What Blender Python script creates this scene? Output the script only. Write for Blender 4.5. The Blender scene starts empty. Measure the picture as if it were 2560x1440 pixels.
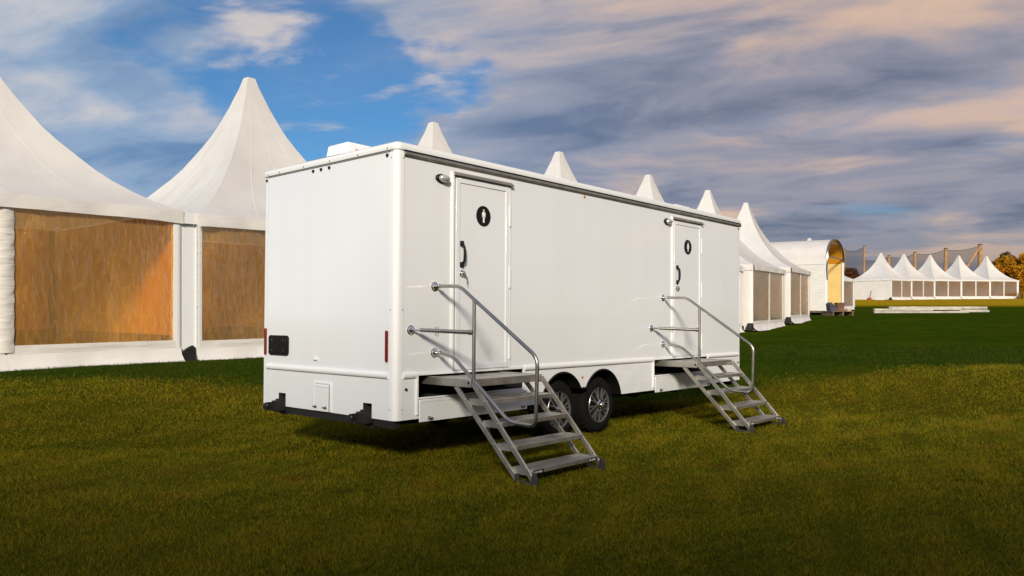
import bpy, bmesh, math, random
import numpy as np
from mathutils import Vector, Matrix, Euler
R = math.radians
rng = np.random.default_rng(7)
random.seed(7)
scene = bpy.context.scene
COL = scene.collection
CAMZ = 1.49
SKY_LOC = (6.03, 0.62, 17.31)

# ------------------------------------------------------------------ camera, sky, sun, exposure
cam_d = bpy.data.cameras.new('camera')
cam = bpy.data.objects.new('camera', cam_d)
COL.objects.link(cam)
cam.location = (0, 0, CAMZ)
cam.rotation_euler = (R(90), 0, 0)
cam_d.sensor_width = 36
cam_d.lens = 1933.4 / 2560 * 36
cam_d.shift_y = 45 / 2560
cam_d.clip_start = 0.1
cam_d.clip_end = 6000
scene.camera = cam

SUN_AZ, SUN_EL = 183.5, 24.0          # clockwise from the view direction (+Y), degrees
sdir = Vector((math.sin(R(SUN_AZ)) * math.cos(R(SUN_EL)), math.cos(R(SUN_AZ)) * math.cos(R(SUN_EL)), math.sin(R(SUN_EL))))
sun_d = bpy.data.lights.new('sun', 'SUN')
sun_d.energy = 4.9
sun_d.angle = R(9.0)          # softened by thin cloud
sun_d.color = (1.0, 0.885, 0.71)
sun = bpy.data.objects.new('sun', sun_d)
COL.objects.link(sun)
sun.rotation_euler = sdir.to_track_quat('Z', 'Y').to_euler()
sun.location = sdir * 50

scene.view_settings.view_transform = 'Standard'
scene.view_settings.look = 'None'
scene.view_settings.exposure = 0.0
scene.view_settings.gamma = 1.0
scene.view_settings.use_curve_mapping = False


class NT:
    """small helper for node trees"""
    def __init__(s, nt):
        s.nt = nt
        nt.nodes.clear()
    def n(s, typ, ins=None, **props):
        nd = s.nt.nodes.new(typ)
        for k, v in props.items():
            setattr(nd, k, v)
        for k, v in (ins or {}).items():
            sock = nd.inputs[k]
            if isinstance(v, bpy.types.NodeSocket):
                s.nt.links.new(v, sock)
            else:
                sock.default_value = v
        return nd
    def link(s, a, b):
        s.nt.links.new(a, b)
    def math(s, op, a, b=0.0, c=0.0, clamp=False):
        nd = s.n('ShaderNodeMath', operation=op, use_clamp=clamp)
        for i, v in enumerate((a, b, c)):
            if isinstance(v, bpy.types.NodeSocket):
                s.nt.links.new(v, nd.inputs[i])
            else:
                nd.inputs[i].default_value = v
        return nd.outputs[0]
    def vmath(s, op, a, b=None):
        nd = s.n('ShaderNodeVectorMath', operation=op)
        for i, v in enumerate((a, b)):
            if v is None:
                continue
            if isinstance(v, bpy.types.NodeSocket):
                s.nt.links.new(v, nd.inputs[i])
            else:
                nd.inputs[i].default_value = v
        return nd.outputs['Value'] if op == 'DOT_PRODUCT' else nd.outputs[0]
    def step(s, v, lo, hi, a=0.0, b=1.0):
        nd = s.n('ShaderNodeMapRange', {'Value': v, 'From Min': lo, 'From Max': hi, 'To Min': a, 'To Max': b}, interpolation_type='SMOOTHSTEP')
        return nd.outputs[0]
    def mix(s, f, a, b, blend='MIX'):
        nd = s.n('ShaderNodeMix', data_type='RGBA', blend_type=blend)
        for i, v in ((0, f), (6, a), (7, b)):
            if isinstance(v, bpy.types.NodeSocket):
                s.nt.links.new(v, nd.inputs[i])
            else:
                nd.inputs[i].default_value = v if i == 0 else (*v[:3], 1)
        return nd.outputs[2]
    def noise(s, vec, scale, detail=4, rough=0.5, dist=0.0):
        nd = s.n('ShaderNodeTexNoise', {'Scale': scale, 'Detail': detail, 'Roughness': rough, 'Distortion': dist})
        if vec is not None:
            s.nt.links.new(vec, nd.inputs['Vector'])
        return nd
    def mapping(s, vec, loc=(0, 0, 0), rot=(0, 0, 0), scale=(1, 1, 1)):
        return s.n('ShaderNodeMapping', {'Vector': vec, 'Location': loc, 'Rotation': rot, 'Scale': scale}).outputs[0]


def build_world():
    w = bpy.data.worlds.new('World')
    scene.world = w
    w.use_nodes = True
    t = NT(w.node_tree)
    sky = t.n('ShaderNodeTexSky', sky_type='NISHITA', sun_disc=False, sun_elevation=R(SUN_EL), sun_rotation=R(SUN_AZ),
              altitude=50, air_density=1.0, dust_density=0.8, ozone_density=1.6)
    d = t.n('ShaderNodeTexCoord').outputs['Generated']
    sep = t.n('ShaderNodeSeparateXYZ', {0: d})
    x, y, z = sep.outputs
    zc = t.math('ADD', t.math('MAXIMUM', z, 0.0), 0.17)
    comb = t.n('ShaderNodeCombineXYZ', {0: t.math('DIVIDE', x, zc), 1: t.math('DIVIDE', y, zc), 2: 0.0}).outputs[0]
    # cloud sheet: long soft bands, stretched along one direction
    band = t.mapping(t.mapping(comb, rot=(0, 0, R(22))), scale=(0.80, 1.35, 1.0))
    warp = t.noise(band, 1.1, 3, 0.5)
    band2 = t.vmath('ADD', band, t.vmath('MULTIPLY', t.vmath('SUBTRACT', warp.outputs['Color'], (0.5, 0.5, 0.5)), (0.8, 0.55, 0.0)))
    n1 = t.noise(t.mapping(band2, loc=(3.1, 1.7, 0.0)), 1.3, 8, 0.57).outputs[0]
    n2 = t.noise(t.mapping(band2, loc=SKY_LOC), 1.45, 8, 0.55).outputs[0]
    n3 = t.noise(t.mapping(comb, loc=(1.3, 9.2, 4.0), scale=(0.8, 1.2, 1.0)), 3.4, 6, 0.55, 0.2).outputs[0]
    n5 = t.noise(t.mapping(band2, loc=(1.2, 6.1, 5.0)), 0.6, 3, 0.5).outputs[0]
    side = t.step(x, -0.50, 0.35)                        # drier, greyer air towards the right
    # a gap of clear blue in the clouds
    gd = Vector((math.sin(R(-13)) * math.cos(R(19)), math.cos(R(-13)) * math.cos(R(19)), math.sin(R(19))))
    gw = t.noise(t.mapping(comb, loc=(4.0, 2.0, 1.0)), 1.5, 5, 0.55).outputs[0]
    gap = t.step(t.math('ADD', t.vmath('DOT_PRODUCT', d, tuple(gd)), t.math('MULTIPLY', t.math('SUBTRACT', gw, 0.5), 0.16)), math.cos(R(15)), math.cos(R(4)))
    cov = t.math('SUBTRACT', t.math('ADD', n1, t.math('MULTIPLY_ADD', side, -0.06, 0.27)), t.math('MULTIPLY', gap, 0.47))
    cover = t.step(cov, 0.26, 0.66)
    puff = t.math('MULTIPLY', t.step(n3, 0.50, 0.74), t.step(gap, 0.05, 0.5))
    shade = t.mix(side, (0.15, 0.27, 0.47), (0.135, 0.16, 0.24))
    mid = t.mix(side, (0.30, 0.41, 0.58), (0.32, 0.31, 0.37))
    lit = t.mix(side, (0.64, 0.62, 0.62), (0.70, 0.49, 0.37))
    c1 = t.mix(t.step(n2, 0.33, 0.53), shade, mid)
    c2 = t.mix(t.step(t.math('ADD', n2, t.math('MULTIPLY', t.math('SUBTRACT', n5, 0.5), 0.35)), 0.475, 0.68), c1, lit)
    low = t.step(z, 0.12, 0.0)
    c3 = t.mix(t.math('MULTIPLY', low, t.math('MULTIPLY', side, 0.65)), c2, (0.13, 0.15, 0.20))
    c4 = t.mix(puff, c3, (0.74, 0.64, 0.58))
    veil = t.math('MULTIPLY', t.step(n5, 0.35, 0.75, 0.08, 0.40), t.math('SUBTRACT', 1.0, t.math('MULTIPLY', gap, 0.8)))
    fac = t.math('MAXIMUM', t.math('MAXIMUM', t.math('MULTIPLY', cover, 0.95), veil), t.math('MULTIPLY', puff, 0.8))
    b1 = t.n('ShaderNodeBackground', {'Color': t.mix(1.0, sky.outputs[0], (0.38, 0.74, 1.04), 'MULTIPLY'), 'Strength': 0.095})
    b2 = t.n('ShaderNodeBackground', {'Color': c4, 'Strength': 1.0})
    ms = t.n('ShaderNodeMixShader', {0: fac, 1: b1.outputs[0], 2: b2.outputs[0]})
    out = t.n('ShaderNodeOutputWorld', {0: ms.outputs[0]})


build_world()

# ------------------------------------------------------------------ helpers
def obj_tag(o, label=None, cat=None, group=None, kind=None):
    for k, v in (('label', label), ('category', cat), ('group', group), ('kind', kind)):
        if v:
            o[k] = v
    return o


def empty(name, loc=(0, 0, 0), rot=(0, 0, 0), parent=None):
    o = bpy.data.objects.new(name, None)
    COL.objects.link(o)
    o.location = loc
    o.rotation_euler = rot
    o.empty_display_size = 0.3
    o.parent = parent
    return o


class MB:
    """collects simple shapes into one mesh"""
    def __init__(s):
        s.v, s.f, s.m = [], [], []
    def add(s, vs, fs, m=0):
        b = len(s.v)
        s.v += [tuple(p) for p in vs]
        s.f += [tuple(i + b for i in f) for f in fs]
        s.m += [m] * len(fs)
        return s
    def box(s, x0, x1, y0, y1, z0, z1, m=0, M=None):
        vs = [(x, y, z) for x in (x0, x1) for y in (y0, y1) for z in (z0, z1)]
        if M is not None:
            vs = [M @ Vector(p) for p in vs]
        return s.add(vs, [(0, 1, 3, 2), (4, 6, 7, 5), (0, 4, 5, 1), (2, 3, 7, 6), (0, 2, 6, 4), (1, 5, 7, 3)], m)
    def bar(s, a, b, w, h, up=(0, 0, 1), m=0):
        """rectangular bar from a to b, w across, h along up"""
        a, b, up = Vector(a), Vector(b), Vector(up)
        d = (b - a).normalized()
        x = d.cross(up).normalized()
        u = x.cross(d).normalized()
        vs = [p + x * (sx * w / 2) + u * (sz * h / 2) for p in (a, b) for sx in (-1, 1) for sz in (-1, 1)]
        return s.add(vs, [(0, 1, 3, 2), (4, 6, 7, 5), (0, 4, 5, 1), (2, 3, 7, 6), (0, 2, 6, 4), (1, 5, 7, 3)], m)
    def quad(s, *p, m=0):
        return s.add(p, [tuple(range(len(p)))], m)
    def prism(s, poly, axis, a, b, m=0):
        """extrude a 2-D polygon along an axis; poly holds the two other coordinates in order"""
        def P(q, t):
            return (t, q[0], q[1]) if axis == 0 else ((q[0], t, q[1]) if axis == 1 else (q[0], q[1], t))
        n = len(poly)
        vs = [P(q, a) for q in poly] + [P(q, b) for q in poly]
        fs = [tuple(range(n))[::-1], tuple(range(n, 2 * n))] + [(i, (i + 1) % n, n + (i + 1) % n, n + i) for i in range(n)]
        return s.add(vs, fs, m)
    def tube(s, pts, r, n=10, m=0, cap=True, radii=None):
        pts = [Vector(p) for p in pts]
        k = len(pts)
        vs, fs = [], []
        prev = None
        for i, p in enumerate(pts):
            t = (pts[min(i + 1, k - 1)] - pts[max(i - 1, 0)]).normalized()
            if prev is None:
                a = Vector((0, 0, 1)) if abs(t.z) < 0.9 else Vector((1, 0, 0))
                u = t.cross(a).normalized()
            else:
                u = (prev - t * prev.dot(t)).normalized()
            prev = u
            w = t.cross(u)
            rr = radii[i] if radii else r
            vs += [p + (u * math.cos(2 * math.pi * j / n) + w * math.sin(2 * math.pi * j / n)) * rr for j in range(n)]
        for i in range(k - 1):
            fs += [(i * n + j, i * n + (j + 1) % n, (i + 1) * n + (j + 1) % n, (i + 1) * n + j) for j in range(n)]
        if cap:
            fs += [tuple(range(n))[::-1], tuple(range((k - 1) * n, k * n))]
        return s.add(vs, fs, m)
    def lathe(s, prof, c, axis=1, n=32, m=0, sx=1.0, sz=1.0, cap=True):
        """revolve (r, t) profile about an axis through c (axis 1 = Y)"""
        vs, fs = [], []
        for r, t in prof:
            for j in range(n):
                a = 2 * math.pi * j / n
                p = (r * math.cos(a) * sx, t, r * math.sin(a) * sz) if axis == 1 else ((t, r * math.cos(a) * sx, r * math.sin(a) * sz) if axis == 0 else (r * math.cos(a) * sx, r * math.sin(a) * sz, t))
                vs.append((c[0] + p[0], c[1] + p[1], c[2] + p[2]))
        for i in range(len(prof) - 1):
            fs += [(i * n + j, i * n + (j + 1) % n, (i + 1) * n + (j + 1) % n, (i + 1) * n + j) for j in range(n)]
        if cap and prof[0][0] > 1e-6:
            fs.append(tuple(range(n))[::-1])
        if cap and prof[-1][0] > 1e-6:
            fs.append(tuple(range((len(prof) - 1) * n, len(prof) * n)))
        return s.add(vs, fs, m)
    def mesh(s, name, mats, fix=True, sharp=35):
        me = bpy.data.meshes.new(name)
        me.from_pydata(s.v, [], s.f)
        for mt in (mats if isinstance(mats, (list, tuple)) else [mats]):
            me.materials.append(mt)
        me.polygons.foreach_set('material_index', s.m)
        if fix:
            bm = bmesh.new()
            bm.from_mesh(me)
            bmesh.ops.remove_doubles(bm, verts=bm.verts, dist=1e-5)
            bmesh.ops.recalc_face_normals(bm, faces=bm.faces)
            bm.to_mesh(me)
            bm.free()
        me.polygons.foreach_set('use_smooth', [True] * len(me.polygons))
        me.set_sharp_from_angle(angle=R(sharp))
        me.update()
        return me
    def build(s, name, mats, parent=None, loc=(0, 0, 0), rot=(0, 0, 0), bevel=0.0, fix=True, sharp=35):
        o = bpy.data.objects.new(name, s.mesh(name, mats, fix, sharp))
        COL.objects.link(o)
        o.location = loc
        o.rotation_euler = rot
        o.parent = parent
        if bevel:
            bv = o.modifiers.new('bevel', 'BEVEL')
            bv.width = bevel
            bv.segments = 2
            bv.limit_method = 'ANGLE'
            bv.angle_limit = R(40)
        return o


def fillet(pts, r, n=5):
    """round the corners of a polyline"""
    pts = [Vector(p) for p in pts]
    out = [pts[0]]
    for i in range(1, len(pts) - 1):
        a, b, c = pts[i - 1], pts[i], pts[i + 1]
        u, v = (a - b).normalized(), (c - b).normalized()
        rr = min(r, (a - b).length * 0.45, (c - b).length * 0.45)
        p0, p1 = b + u * rr, b + v * rr
        for k in range(n + 1):
            t = k / n
            out.append(p0 * (1 - t) ** 2 + b * 2 * t * (1 - t) + p1 * t * t)
    out.append(pts[-1])
    return out


def copy_tree(o, parent=None):
    c = o.copy()
    COL.objects.link(c)
    c.parent = parent
    for ch in list(o.children):
        copy_tree(ch, c)
    return c


# ------------------------------------------------------------------ materials
def mat(name):
    m = bpy.data.materials.new(name)
    m.use_nodes = True
    return m, NT(m.node_tree)


def plain(name, col, rough=0.5, metal=0.0, coat=0.0, spec=0.5, bump=None, var=0.0, vscale=3.0):
    m, t = mat(name)
    b = t.n('ShaderNodeBsdfPrincipled', {'Roughness': rough, 'Metallic': metal, 'Coat Weight': coat, 'Specular IOR Level': spec, 'Base Color': (*col, 1)})
    oc = t.n('ShaderNodeTexCoord').outputs['Object']
    if var:
        nz = t.noise(oc, vscale, 5, 0.6).outputs[0]
        t.link(t.mix(t.step(nz, 0.3, 0.7), [c * (1 - var) for c in col], [min(1, c * (1 + var)) for c in col]), b.inputs['Base Color'])
        t.link(t.math('ADD', t.math('MULTIPLY', nz, 0.25), rough - 0.12), b.inputs['Roughness'])
    if bump:
        bn = t.noise(oc, bump[0], 4, 0.5).outputs[0]
        t.link(t.n('ShaderNodeBump', {'Strength': bump[1], 'Distance': bump[2], 'Height': bn}).outputs[0], b.inputs['Normal'])
    t.n('ShaderNodeOutputMaterial', {0: b.outputs[0]})
    return m


def m_paint():
    m, t = mat('white_gloss_paint')
    oc = t.n('ShaderNodeTexCoord').outputs['Object']
    dirt = t.noise(t.mapping(oc, scale=(1.6, 1.6, 0.14)), 2.2, 6, 0.6).outputs[0]
    colr = t.mix(t.step(dirt, 0.35, 0.75), (0.75, 0.785, 0.84), (0.735, 0.765, 0.81))
    wav = t.noise(t.mapping(oc, scale=(0.8, 0.8, 1.3)), 1.1, 2, 0.4).outputs[0]
    bmp = t.n('ShaderNodeBump', {'Strength': 0.2, 'Distance': 0.012, 'Height': wav}).outputs[0]
    b = t.n('ShaderNodeBsdfPrincipled', {'Base Color': colr, 'Roughness': t.step(dirt, 0.3, 0.8, 0.10, 0.18), 'Specular IOR Level': 0.6, 'Coat Weight': 0.7, 'Coat Roughness': 0.04, 'Normal': bmp})
    t.n('ShaderNodeOutputMaterial', {0: b.outputs[0]})
    return m


def m_fabric(name, col, transl, tcol, wr=0.35, wscale=(1.4, 1.4, 3.0), rough=0.5):
    """coated tent cloth: diffuse with some light coming through, soft wrinkles"""
    m, t = mat(name)
    oc = t.n('ShaderNodeTexCoord').outputs['Object']
    nz = t.noise(oc, 1.3, 5, 0.6).outputs[0]
    colr = t.mix(t.step(nz, 0.3, 0.75), col, [c * 0.9 for c in col])
    wv = t.noise(t.mapping(oc, scale=wscale), 1.5, 4, 0.5, 0.4).outputs[0]
    bmp = t.n('ShaderNodeBump', {'Strength': wr, 'Distance': 0.05, 'Height': wv}).outputs[0]
    b = t.n('ShaderNodeBsdfPrincipled', {'Base Color': colr, 'Roughness': rough, 'Specular IOR Level': 0.3, 'Normal': bmp})
    tr = t.n('ShaderNodeBsdfTranslucent', {'Color': (*tcol, 1), 'Normal': bmp})
    ms = t.n('ShaderNodeMixShader', {0: transl, 1: b.outputs[0], 2: tr.outputs[0]})
    t.n('ShaderNodeOutputMaterial', {0: ms.outputs[0]})
    return m


def m_pane():
    """wrinkled clear vinyl window, the glow from inside put into its amber colour"""
    m, t = mat('amber_glow_pane')
    oc = t.n('ShaderNodeTexCoord').outputs['Object']
    st = t.mapping(oc, scale=(7.0, 7.0, 1.5))
    n1 = t.noise(st, 1.6, 6, 0.65, 1.2).outputs[0]
    n2 = t.noise(t.mapping(oc, scale=(1.0, 1.0, 0.6)), 0.9, 3, 0.5, 0.4).outputs[0]
    n4 = t.noise(t.mapping(oc, scale=(12.0, 12.0, 3.0)), 1.0, 5, 0.6, 1.5).outputs[0]
    hh = t.math('ADD', t.math('MULTIPLY', n1, 0.9), t.math('MULTIPLY', n4, 0.3))
    bmp = t.n('ShaderNodeBump', {'Strength': 0.7, 'Distance': 0.04, 'Height': hh}).outputs[0]
    base = t.mix(t.step(n2, 0.35, 0.68), (0.74, 0.38, 0.10), (0.90, 0.46, 0.10))  # amber stands in for warm light coming through the tent
    base = t.mix(t.step(n1, 0.42, 0.66, 0.0, 0.12), base, (0.97, 0.58, 0.18))
    dif = t.n('ShaderNodeBsdfDiffuse', {'Color': base})
    tra = t.n('ShaderNodeBsdfTransparent', {'Color': (0.99, 0.70, 0.34, 1)})
    glo = t.n('ShaderNodeBsdfGlossy', {'Color': (1, 0.9, 0.75, 1), 'Roughness': 0.14, 'Normal': bmp})
    frost = t.math('ADD', t.step(n1, 0.42, 0.70, 0.0, 0.12), t.step(n2, 0.45, 0.72, 0.0, 0.12))
    clear = t.math('SUBTRACT', 0.76, frost, clamp=True)
    a = t.n('ShaderNodeMixShader', {0: clear, 1: dif.outputs[0], 2: tra.outputs[0]})
    lw = t.n('ShaderNodeFresnel', {'IOR': 1.45, 'Normal': bmp})
    b = t.n('ShaderNodeMixShader', {0: t.math('MULTIPLY', lw.outputs[0], 0.9, clamp=True), 1: a.outputs[0], 2: glo.outputs[0]})
    t.n('ShaderNodeOutputMaterial', {0: b.outputs[0]})
    return m


M = dict(
    paint=m_paint(),
    trim=plain('white_trim', (0.76, 0.785, 0.82), 0.3, bump=(8, 0.1, 0.01)),
    plastic=plain('white_plastic', (0.80, 0.82, 0.85), 0.4),
    black=plain('black_plastic', (0.007, 0.007, 0.007), 0.45, spec=0.25),
    matt=plain('black_matt', (0.008, 0.008, 0.009), 0.8, var=0.3),
    rubber=plain('tyre_rubber', (0.006, 0.006, 0.006), 0.9, spec=0.15, bump=(60, 0.2, 0.004), var=0.25),
    steel=plain('brushed_steel', (0.40, 0.38, 0.35), 0.34, 1.0, bump=(40, 0.06, 0.004), var=0.12),
    alu=plain('worn_aluminium', (0.46, 0.44, 0.40), 0.40, 0.85, bump=(30, 0.15, 0.004), var=0.16, vscale=6),
    aludark=plain('dull_aluminium_foot', (0.045, 0.04, 0.045), 0.6, 0.3, var=0.2),
    chrome=plain('chrome', (0.80, 0.80, 0.81), 0.10, 1.0),
    greyline=plain('grey_seal', (0.22, 0.21, 0.20), 0.6),
    gap=plain('dark_gap', (0.02, 0.02, 0.02), 0.8),
    silver=plain('machined_silver', (0.42, 0.42, 0.43), 0.30, 0.85),
    red=plain('red_lens', (0.15, 0.006, 0.004), 0.2, coat=0.3),
    amber=plain('amber_lens', (0.45, 0.14, 0.02), 0.2, coat=0.5),
    white_print=plain('white_print', (0.85, 0.85, 0.85), 0.5),
    red_print=plain('red_print', (0.55, 0.02, 0.03), 0.5),
    blue_print=plain('blue_print', (0.05, 0.12, 0.5), 0.5),
    lens=plain('clear_lens', (0.6, 0.6, 0.58), 0.12, 0.55),
    cloth=m_fabric('white_tent_cloth', (0.80, 0.80, 0.80), 0.16, (0.85, 0.72, 0.55), 0.35),
    roofcloth=m_fabric('white_roof_cloth', (0.80, 0.805, 0.81), 0.28, (0.85, 0.77, 0.66), 0.22, (0.5, 0.5, 0.7)),
    pleat=m_fabric('white_pleated_cloth', (0.78, 0.77, 0.75), 0.15, (0.85, 0.72, 0.55), 0.8, (1.0, 1.0, 5.0)),
    pane=m_pane(),
    inner=m_fabric('amber_glow_cloth', (0.92, 0.58, 0.20), 0.4, (0.98, 0.62, 0.22), 0.12, (0.6, 0.6, 0.3)),  # warm light inside the tents put into the cloth colour
    innerd=m_fabric('brown_glow_cloth', (0.80, 0.45, 0.14), 0.4, (0.95, 0.52, 0.16), 0.12, (0.6, 0.6, 0.3)),  # same glow colour, darker so the back wall stands apart
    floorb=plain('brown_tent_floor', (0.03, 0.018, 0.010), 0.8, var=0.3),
    wood=plain('weathered_wood', (0.12, 0.075, 0.045), 0.8, bump=(20, 0.4, 0.02), var=0.3),
    pole=plain('timber_pole', (0.34, 0.20, 0.09), 0.8, bump=(8, 0.3, 0.02), var=0.25, vscale=1.5),
    beam=plain('white_painted_beam', (0.44, 0.42, 0.37), 0.5, var=0.2, vscale=1.2),
)


# ------------------------------------------------------------------ terrain
RT = Euler((R(-0.48), R(1.01), R(48.49)), 'XYZ').to_matrix()          # trailer frame
TT = Vector((-1.048, 6.92, -1.034 + CAMZ))
ZG = -0.455                                                           # ground under the trailer, in its own frame
KY = [-80, 3, 8, 12.9, 15.2, 20, 34.5, 39, 44.5, 52, 62, 80, 110, 126, 250, 300, 2500]
KZ = [0.05, 0.05, 0.22, 0.43, 0.40, 0.36, 0.31, 0.44, 0.61, 0.76, 0.88, 1.30, 2.34, 2.72, 4.35, 4.6, 4.6]
TY = np.arange(-80, 2500, 0.5)
TZ = np.interp(TY, KY, KZ)
_k = np.ones(5) / 5
for _ in range(2):
    TZ = np.convolve(np.pad(TZ, 2, mode='edge'), _k, mode='valid')
_Rn = np.array(RT)
_n = _Rn[:, 2]
_p0 = np.array(TT) + _n * ZG


def ground_z(x, y):
    x, y = np.asarray(x, float), np.asarray(y, float)
    a = np.interp(y, TY, TZ)
    plane = _p0[2] - (_n[0] * (x - _p0[0]) + _n[1] * (y - _p0[1])) / _n[2]
    dx, dy = x - TT.x, y - TT.y
    lx = dx * _Rn[0, 0] + dy * _Rn[1, 0]
    ly = dx * _Rn[0, 1] + dy * _Rn[1, 1]
    ex = np.maximum(np.maximum(-0.6 - lx, lx - 7.3), 0)
    ey = np.maximum(np.maximum(-1.9 - ly, ly - 2.4), 0)
    dist = np.sqrt(ex ** 2 + ey ** 2)
    w = np.clip(1 - dist / 4.0, 0, 1)
    w = w * w * (3 - 2 * w)
    return a + w * (plane - a)


def gz(x, y):
    return float(ground_z(x, y))


def build_ground():
    def axis(lim, segs):
        pts = [0.0]
        for upto, st in segs:
            while pts[-1] < upto:
                pts.append(pts[-1] + st)
        return np.array(pts)
    px = axis(1500, [(20, 0.5), (60, 2), (200, 8), (1500, 80)])
    xs = np.concatenate([-px[:0:-1], px])
    yb = axis(1500, [(20, 1), (100, 8), (1500, 100)])
    yf = axis(2400, [(50, 0.5), (140, 2), (320, 10), (2400, 120)])
    ys = np.concatenate([-yb[:0:-1], yf])
    X, Y = np.meshgrid(xs, ys)
    Z = ground_z(X, Y)
    nx, ny = len(xs), len(ys)
    v = np.stack([X.ravel(), Y.ravel(), Z.ravel()], 1)
    i = np.arange(nx * ny).reshape(ny, nx)
    f = np.stack([i[:-1, :-1].ravel(), i[:-1, 1:].ravel(), i[1:, 1:].ravel(), i[1:, :-1].ravel()], 1)
    me = bpy.data.meshes.new('ground')
    me.vertices.add(len(v))
    me.vertices.foreach_set('co', v.ravel())
    me.loops.add(f.size)
    me.loops.foreach_set('vertex_index', f.ravel().astype(np.int32))
    me.polygons.add(len(f))
    me.polygons.foreach_set('loop_start', np.arange(0, f.size, 4, dtype=np.int32))
    me.update(calc_edges=True)
    me.polygons.foreach_set('use_smooth', [True] * len(f))
    m, t = mat('lawn')
    oc = t.n('ShaderNodeTexCoord').outputs['Object']
    sp = t.n('ShaderNodeSeparateXYZ', {0: oc})
    y = sp.outputs[1]
    big = t.noise(oc, 0.55, 4, 0.6).outputs[0]
    fine = t.noise(t.mapping(oc, scale=(1, 0.8, 1)), 16.0, 6, 0.7).outputs[0]
    mid = t.noise(t.mapping(oc, scale=(1, 0.45, 1)), 2.3, 5, 0.65).outputs[0]
    wob = t.math('ADD', y, t.math('MULTIPLY', t.math('SUBTRACT', mid, 0.5), 0.9))
    olive = t.mix(t.step(fine, 0.3, 0.7), (0.020, 0.022, 0.002), (0.085, 0.075, 0.005))
    olive = t.mix(t.step(big, 0.35, 0.7, 0, 0.6), olive, (0.085, 0.060, 0.005))
    green = t.mix(t.step(mid, 0.3, 0.72), (0.010, 0.032, 0.002), (0.031, 0.053, 0.003))  # green lawn colour with the tents' shade mixed in
    green = t.mix(t.step(big, 0.45, 0.75, 0, 0.5), green, (0.066, 0.070, 0.003))
    green = t.mix(t.step(fine, 0.35, 0.7, 0.0, 0.35), green, (0.060, 0.075, 0.004))
    gold = t.mix(t.step(mid, 0.3, 0.7), (0.24, 0.165, 0.005), (0.36, 0.23, 0.012))
    edge = t.step(sp.outputs[0], -2.0, 5.0, 0.0, 2.3)  # front edge of the coloured-in shade
    c = t.mix(t.step(t.math('SUBTRACT', wob, edge), 11.35, 11.95), olive, green)
    c = t.mix(t.step(wob, 80.0, 92.0), c, gold)
    bmp = t.n('ShaderNodeBump', {'Strength': 0.6, 'Distance': 0.04, 'Height': fine}).outputs[0]
    b = t.n('ShaderNodeBsdfPrincipled', {'Base Color': c, 'Roughness': 1.0, 'Specular IOR Level': 0.0, 'Normal': bmp})
    t.n('ShaderNodeOutputMaterial', {0: b.outputs[0]})
    me.materials.append(m)
    o = bpy.data.objects.new('ground', me)
    COL.objects.link(o)
    o['kind'] = 'structure'
    o['label'] = 'mown lawn, olive in front and dark green with tent shade coloured in around the tents'


build_ground()


def tri_mesh(name, v, f, m, colors=None):
    me = bpy.data.meshes.new(name)
    k = f.shape[1]
    me.vertices.add(len(v))
    me.vertices.foreach_set('co', v.astype(np.float32).ravel())
    me.loops.add(f.size)
    me.loops.foreach_set('vertex_index', f.ravel().astype(np.int32))
    me.polygons.add(len(f))
    me.polygons.foreach_set('loop_start', np.arange(0, f.size, k, dtype=np.int32))
    me.update(calc_edges=True)
    if colors is not None:
        a = me.color_attributes.new('tint', 'FLOAT_COLOR', 'POINT')
        a.data.foreach_set('color', np.concatenate([colors, np.ones((len(colors), 1))], 1).astype(np.float32).ravel())
    me.materials.append(m)
    return me


def m_leaf(name, transl=0.35, rough=0.6):
    m, t = mat(name)
    at = t.n('ShaderNodeAttribute', attribute_name='tint')
    b = t.n('ShaderNodeBsdfPrincipled', {'Base Color': at.outputs[0], 'Roughness': rough, 'Specular IOR Level': 0.08})
    tr = t.n('ShaderNodeBsdfTranslucent', {'Color': at.outputs[0]})
    ms = t.n('ShaderNodeMixShader', {0: transl, 1: b.outputs[0], 2: tr.outputs[0]})
    t.n('ShaderNodeOutputMaterial', {0: ms.outputs[0]})
    return m


LEAF = m_leaf('leaf_blades')


def smooth_noise(x, y, scale, seed):
    r = np.random.default_rng(seed)
    out = np.zeros_like(x)
    for k in range(6):
        a = r.uniform(0, 2 * math.pi)
        f = r.uniform(0.6, 1.8) / scale
        out += np.sin((x * math.cos(a) + y * math.sin(a)) * f * 6.28 + r.uniform(0, 6.28))
    return out / 6


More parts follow.
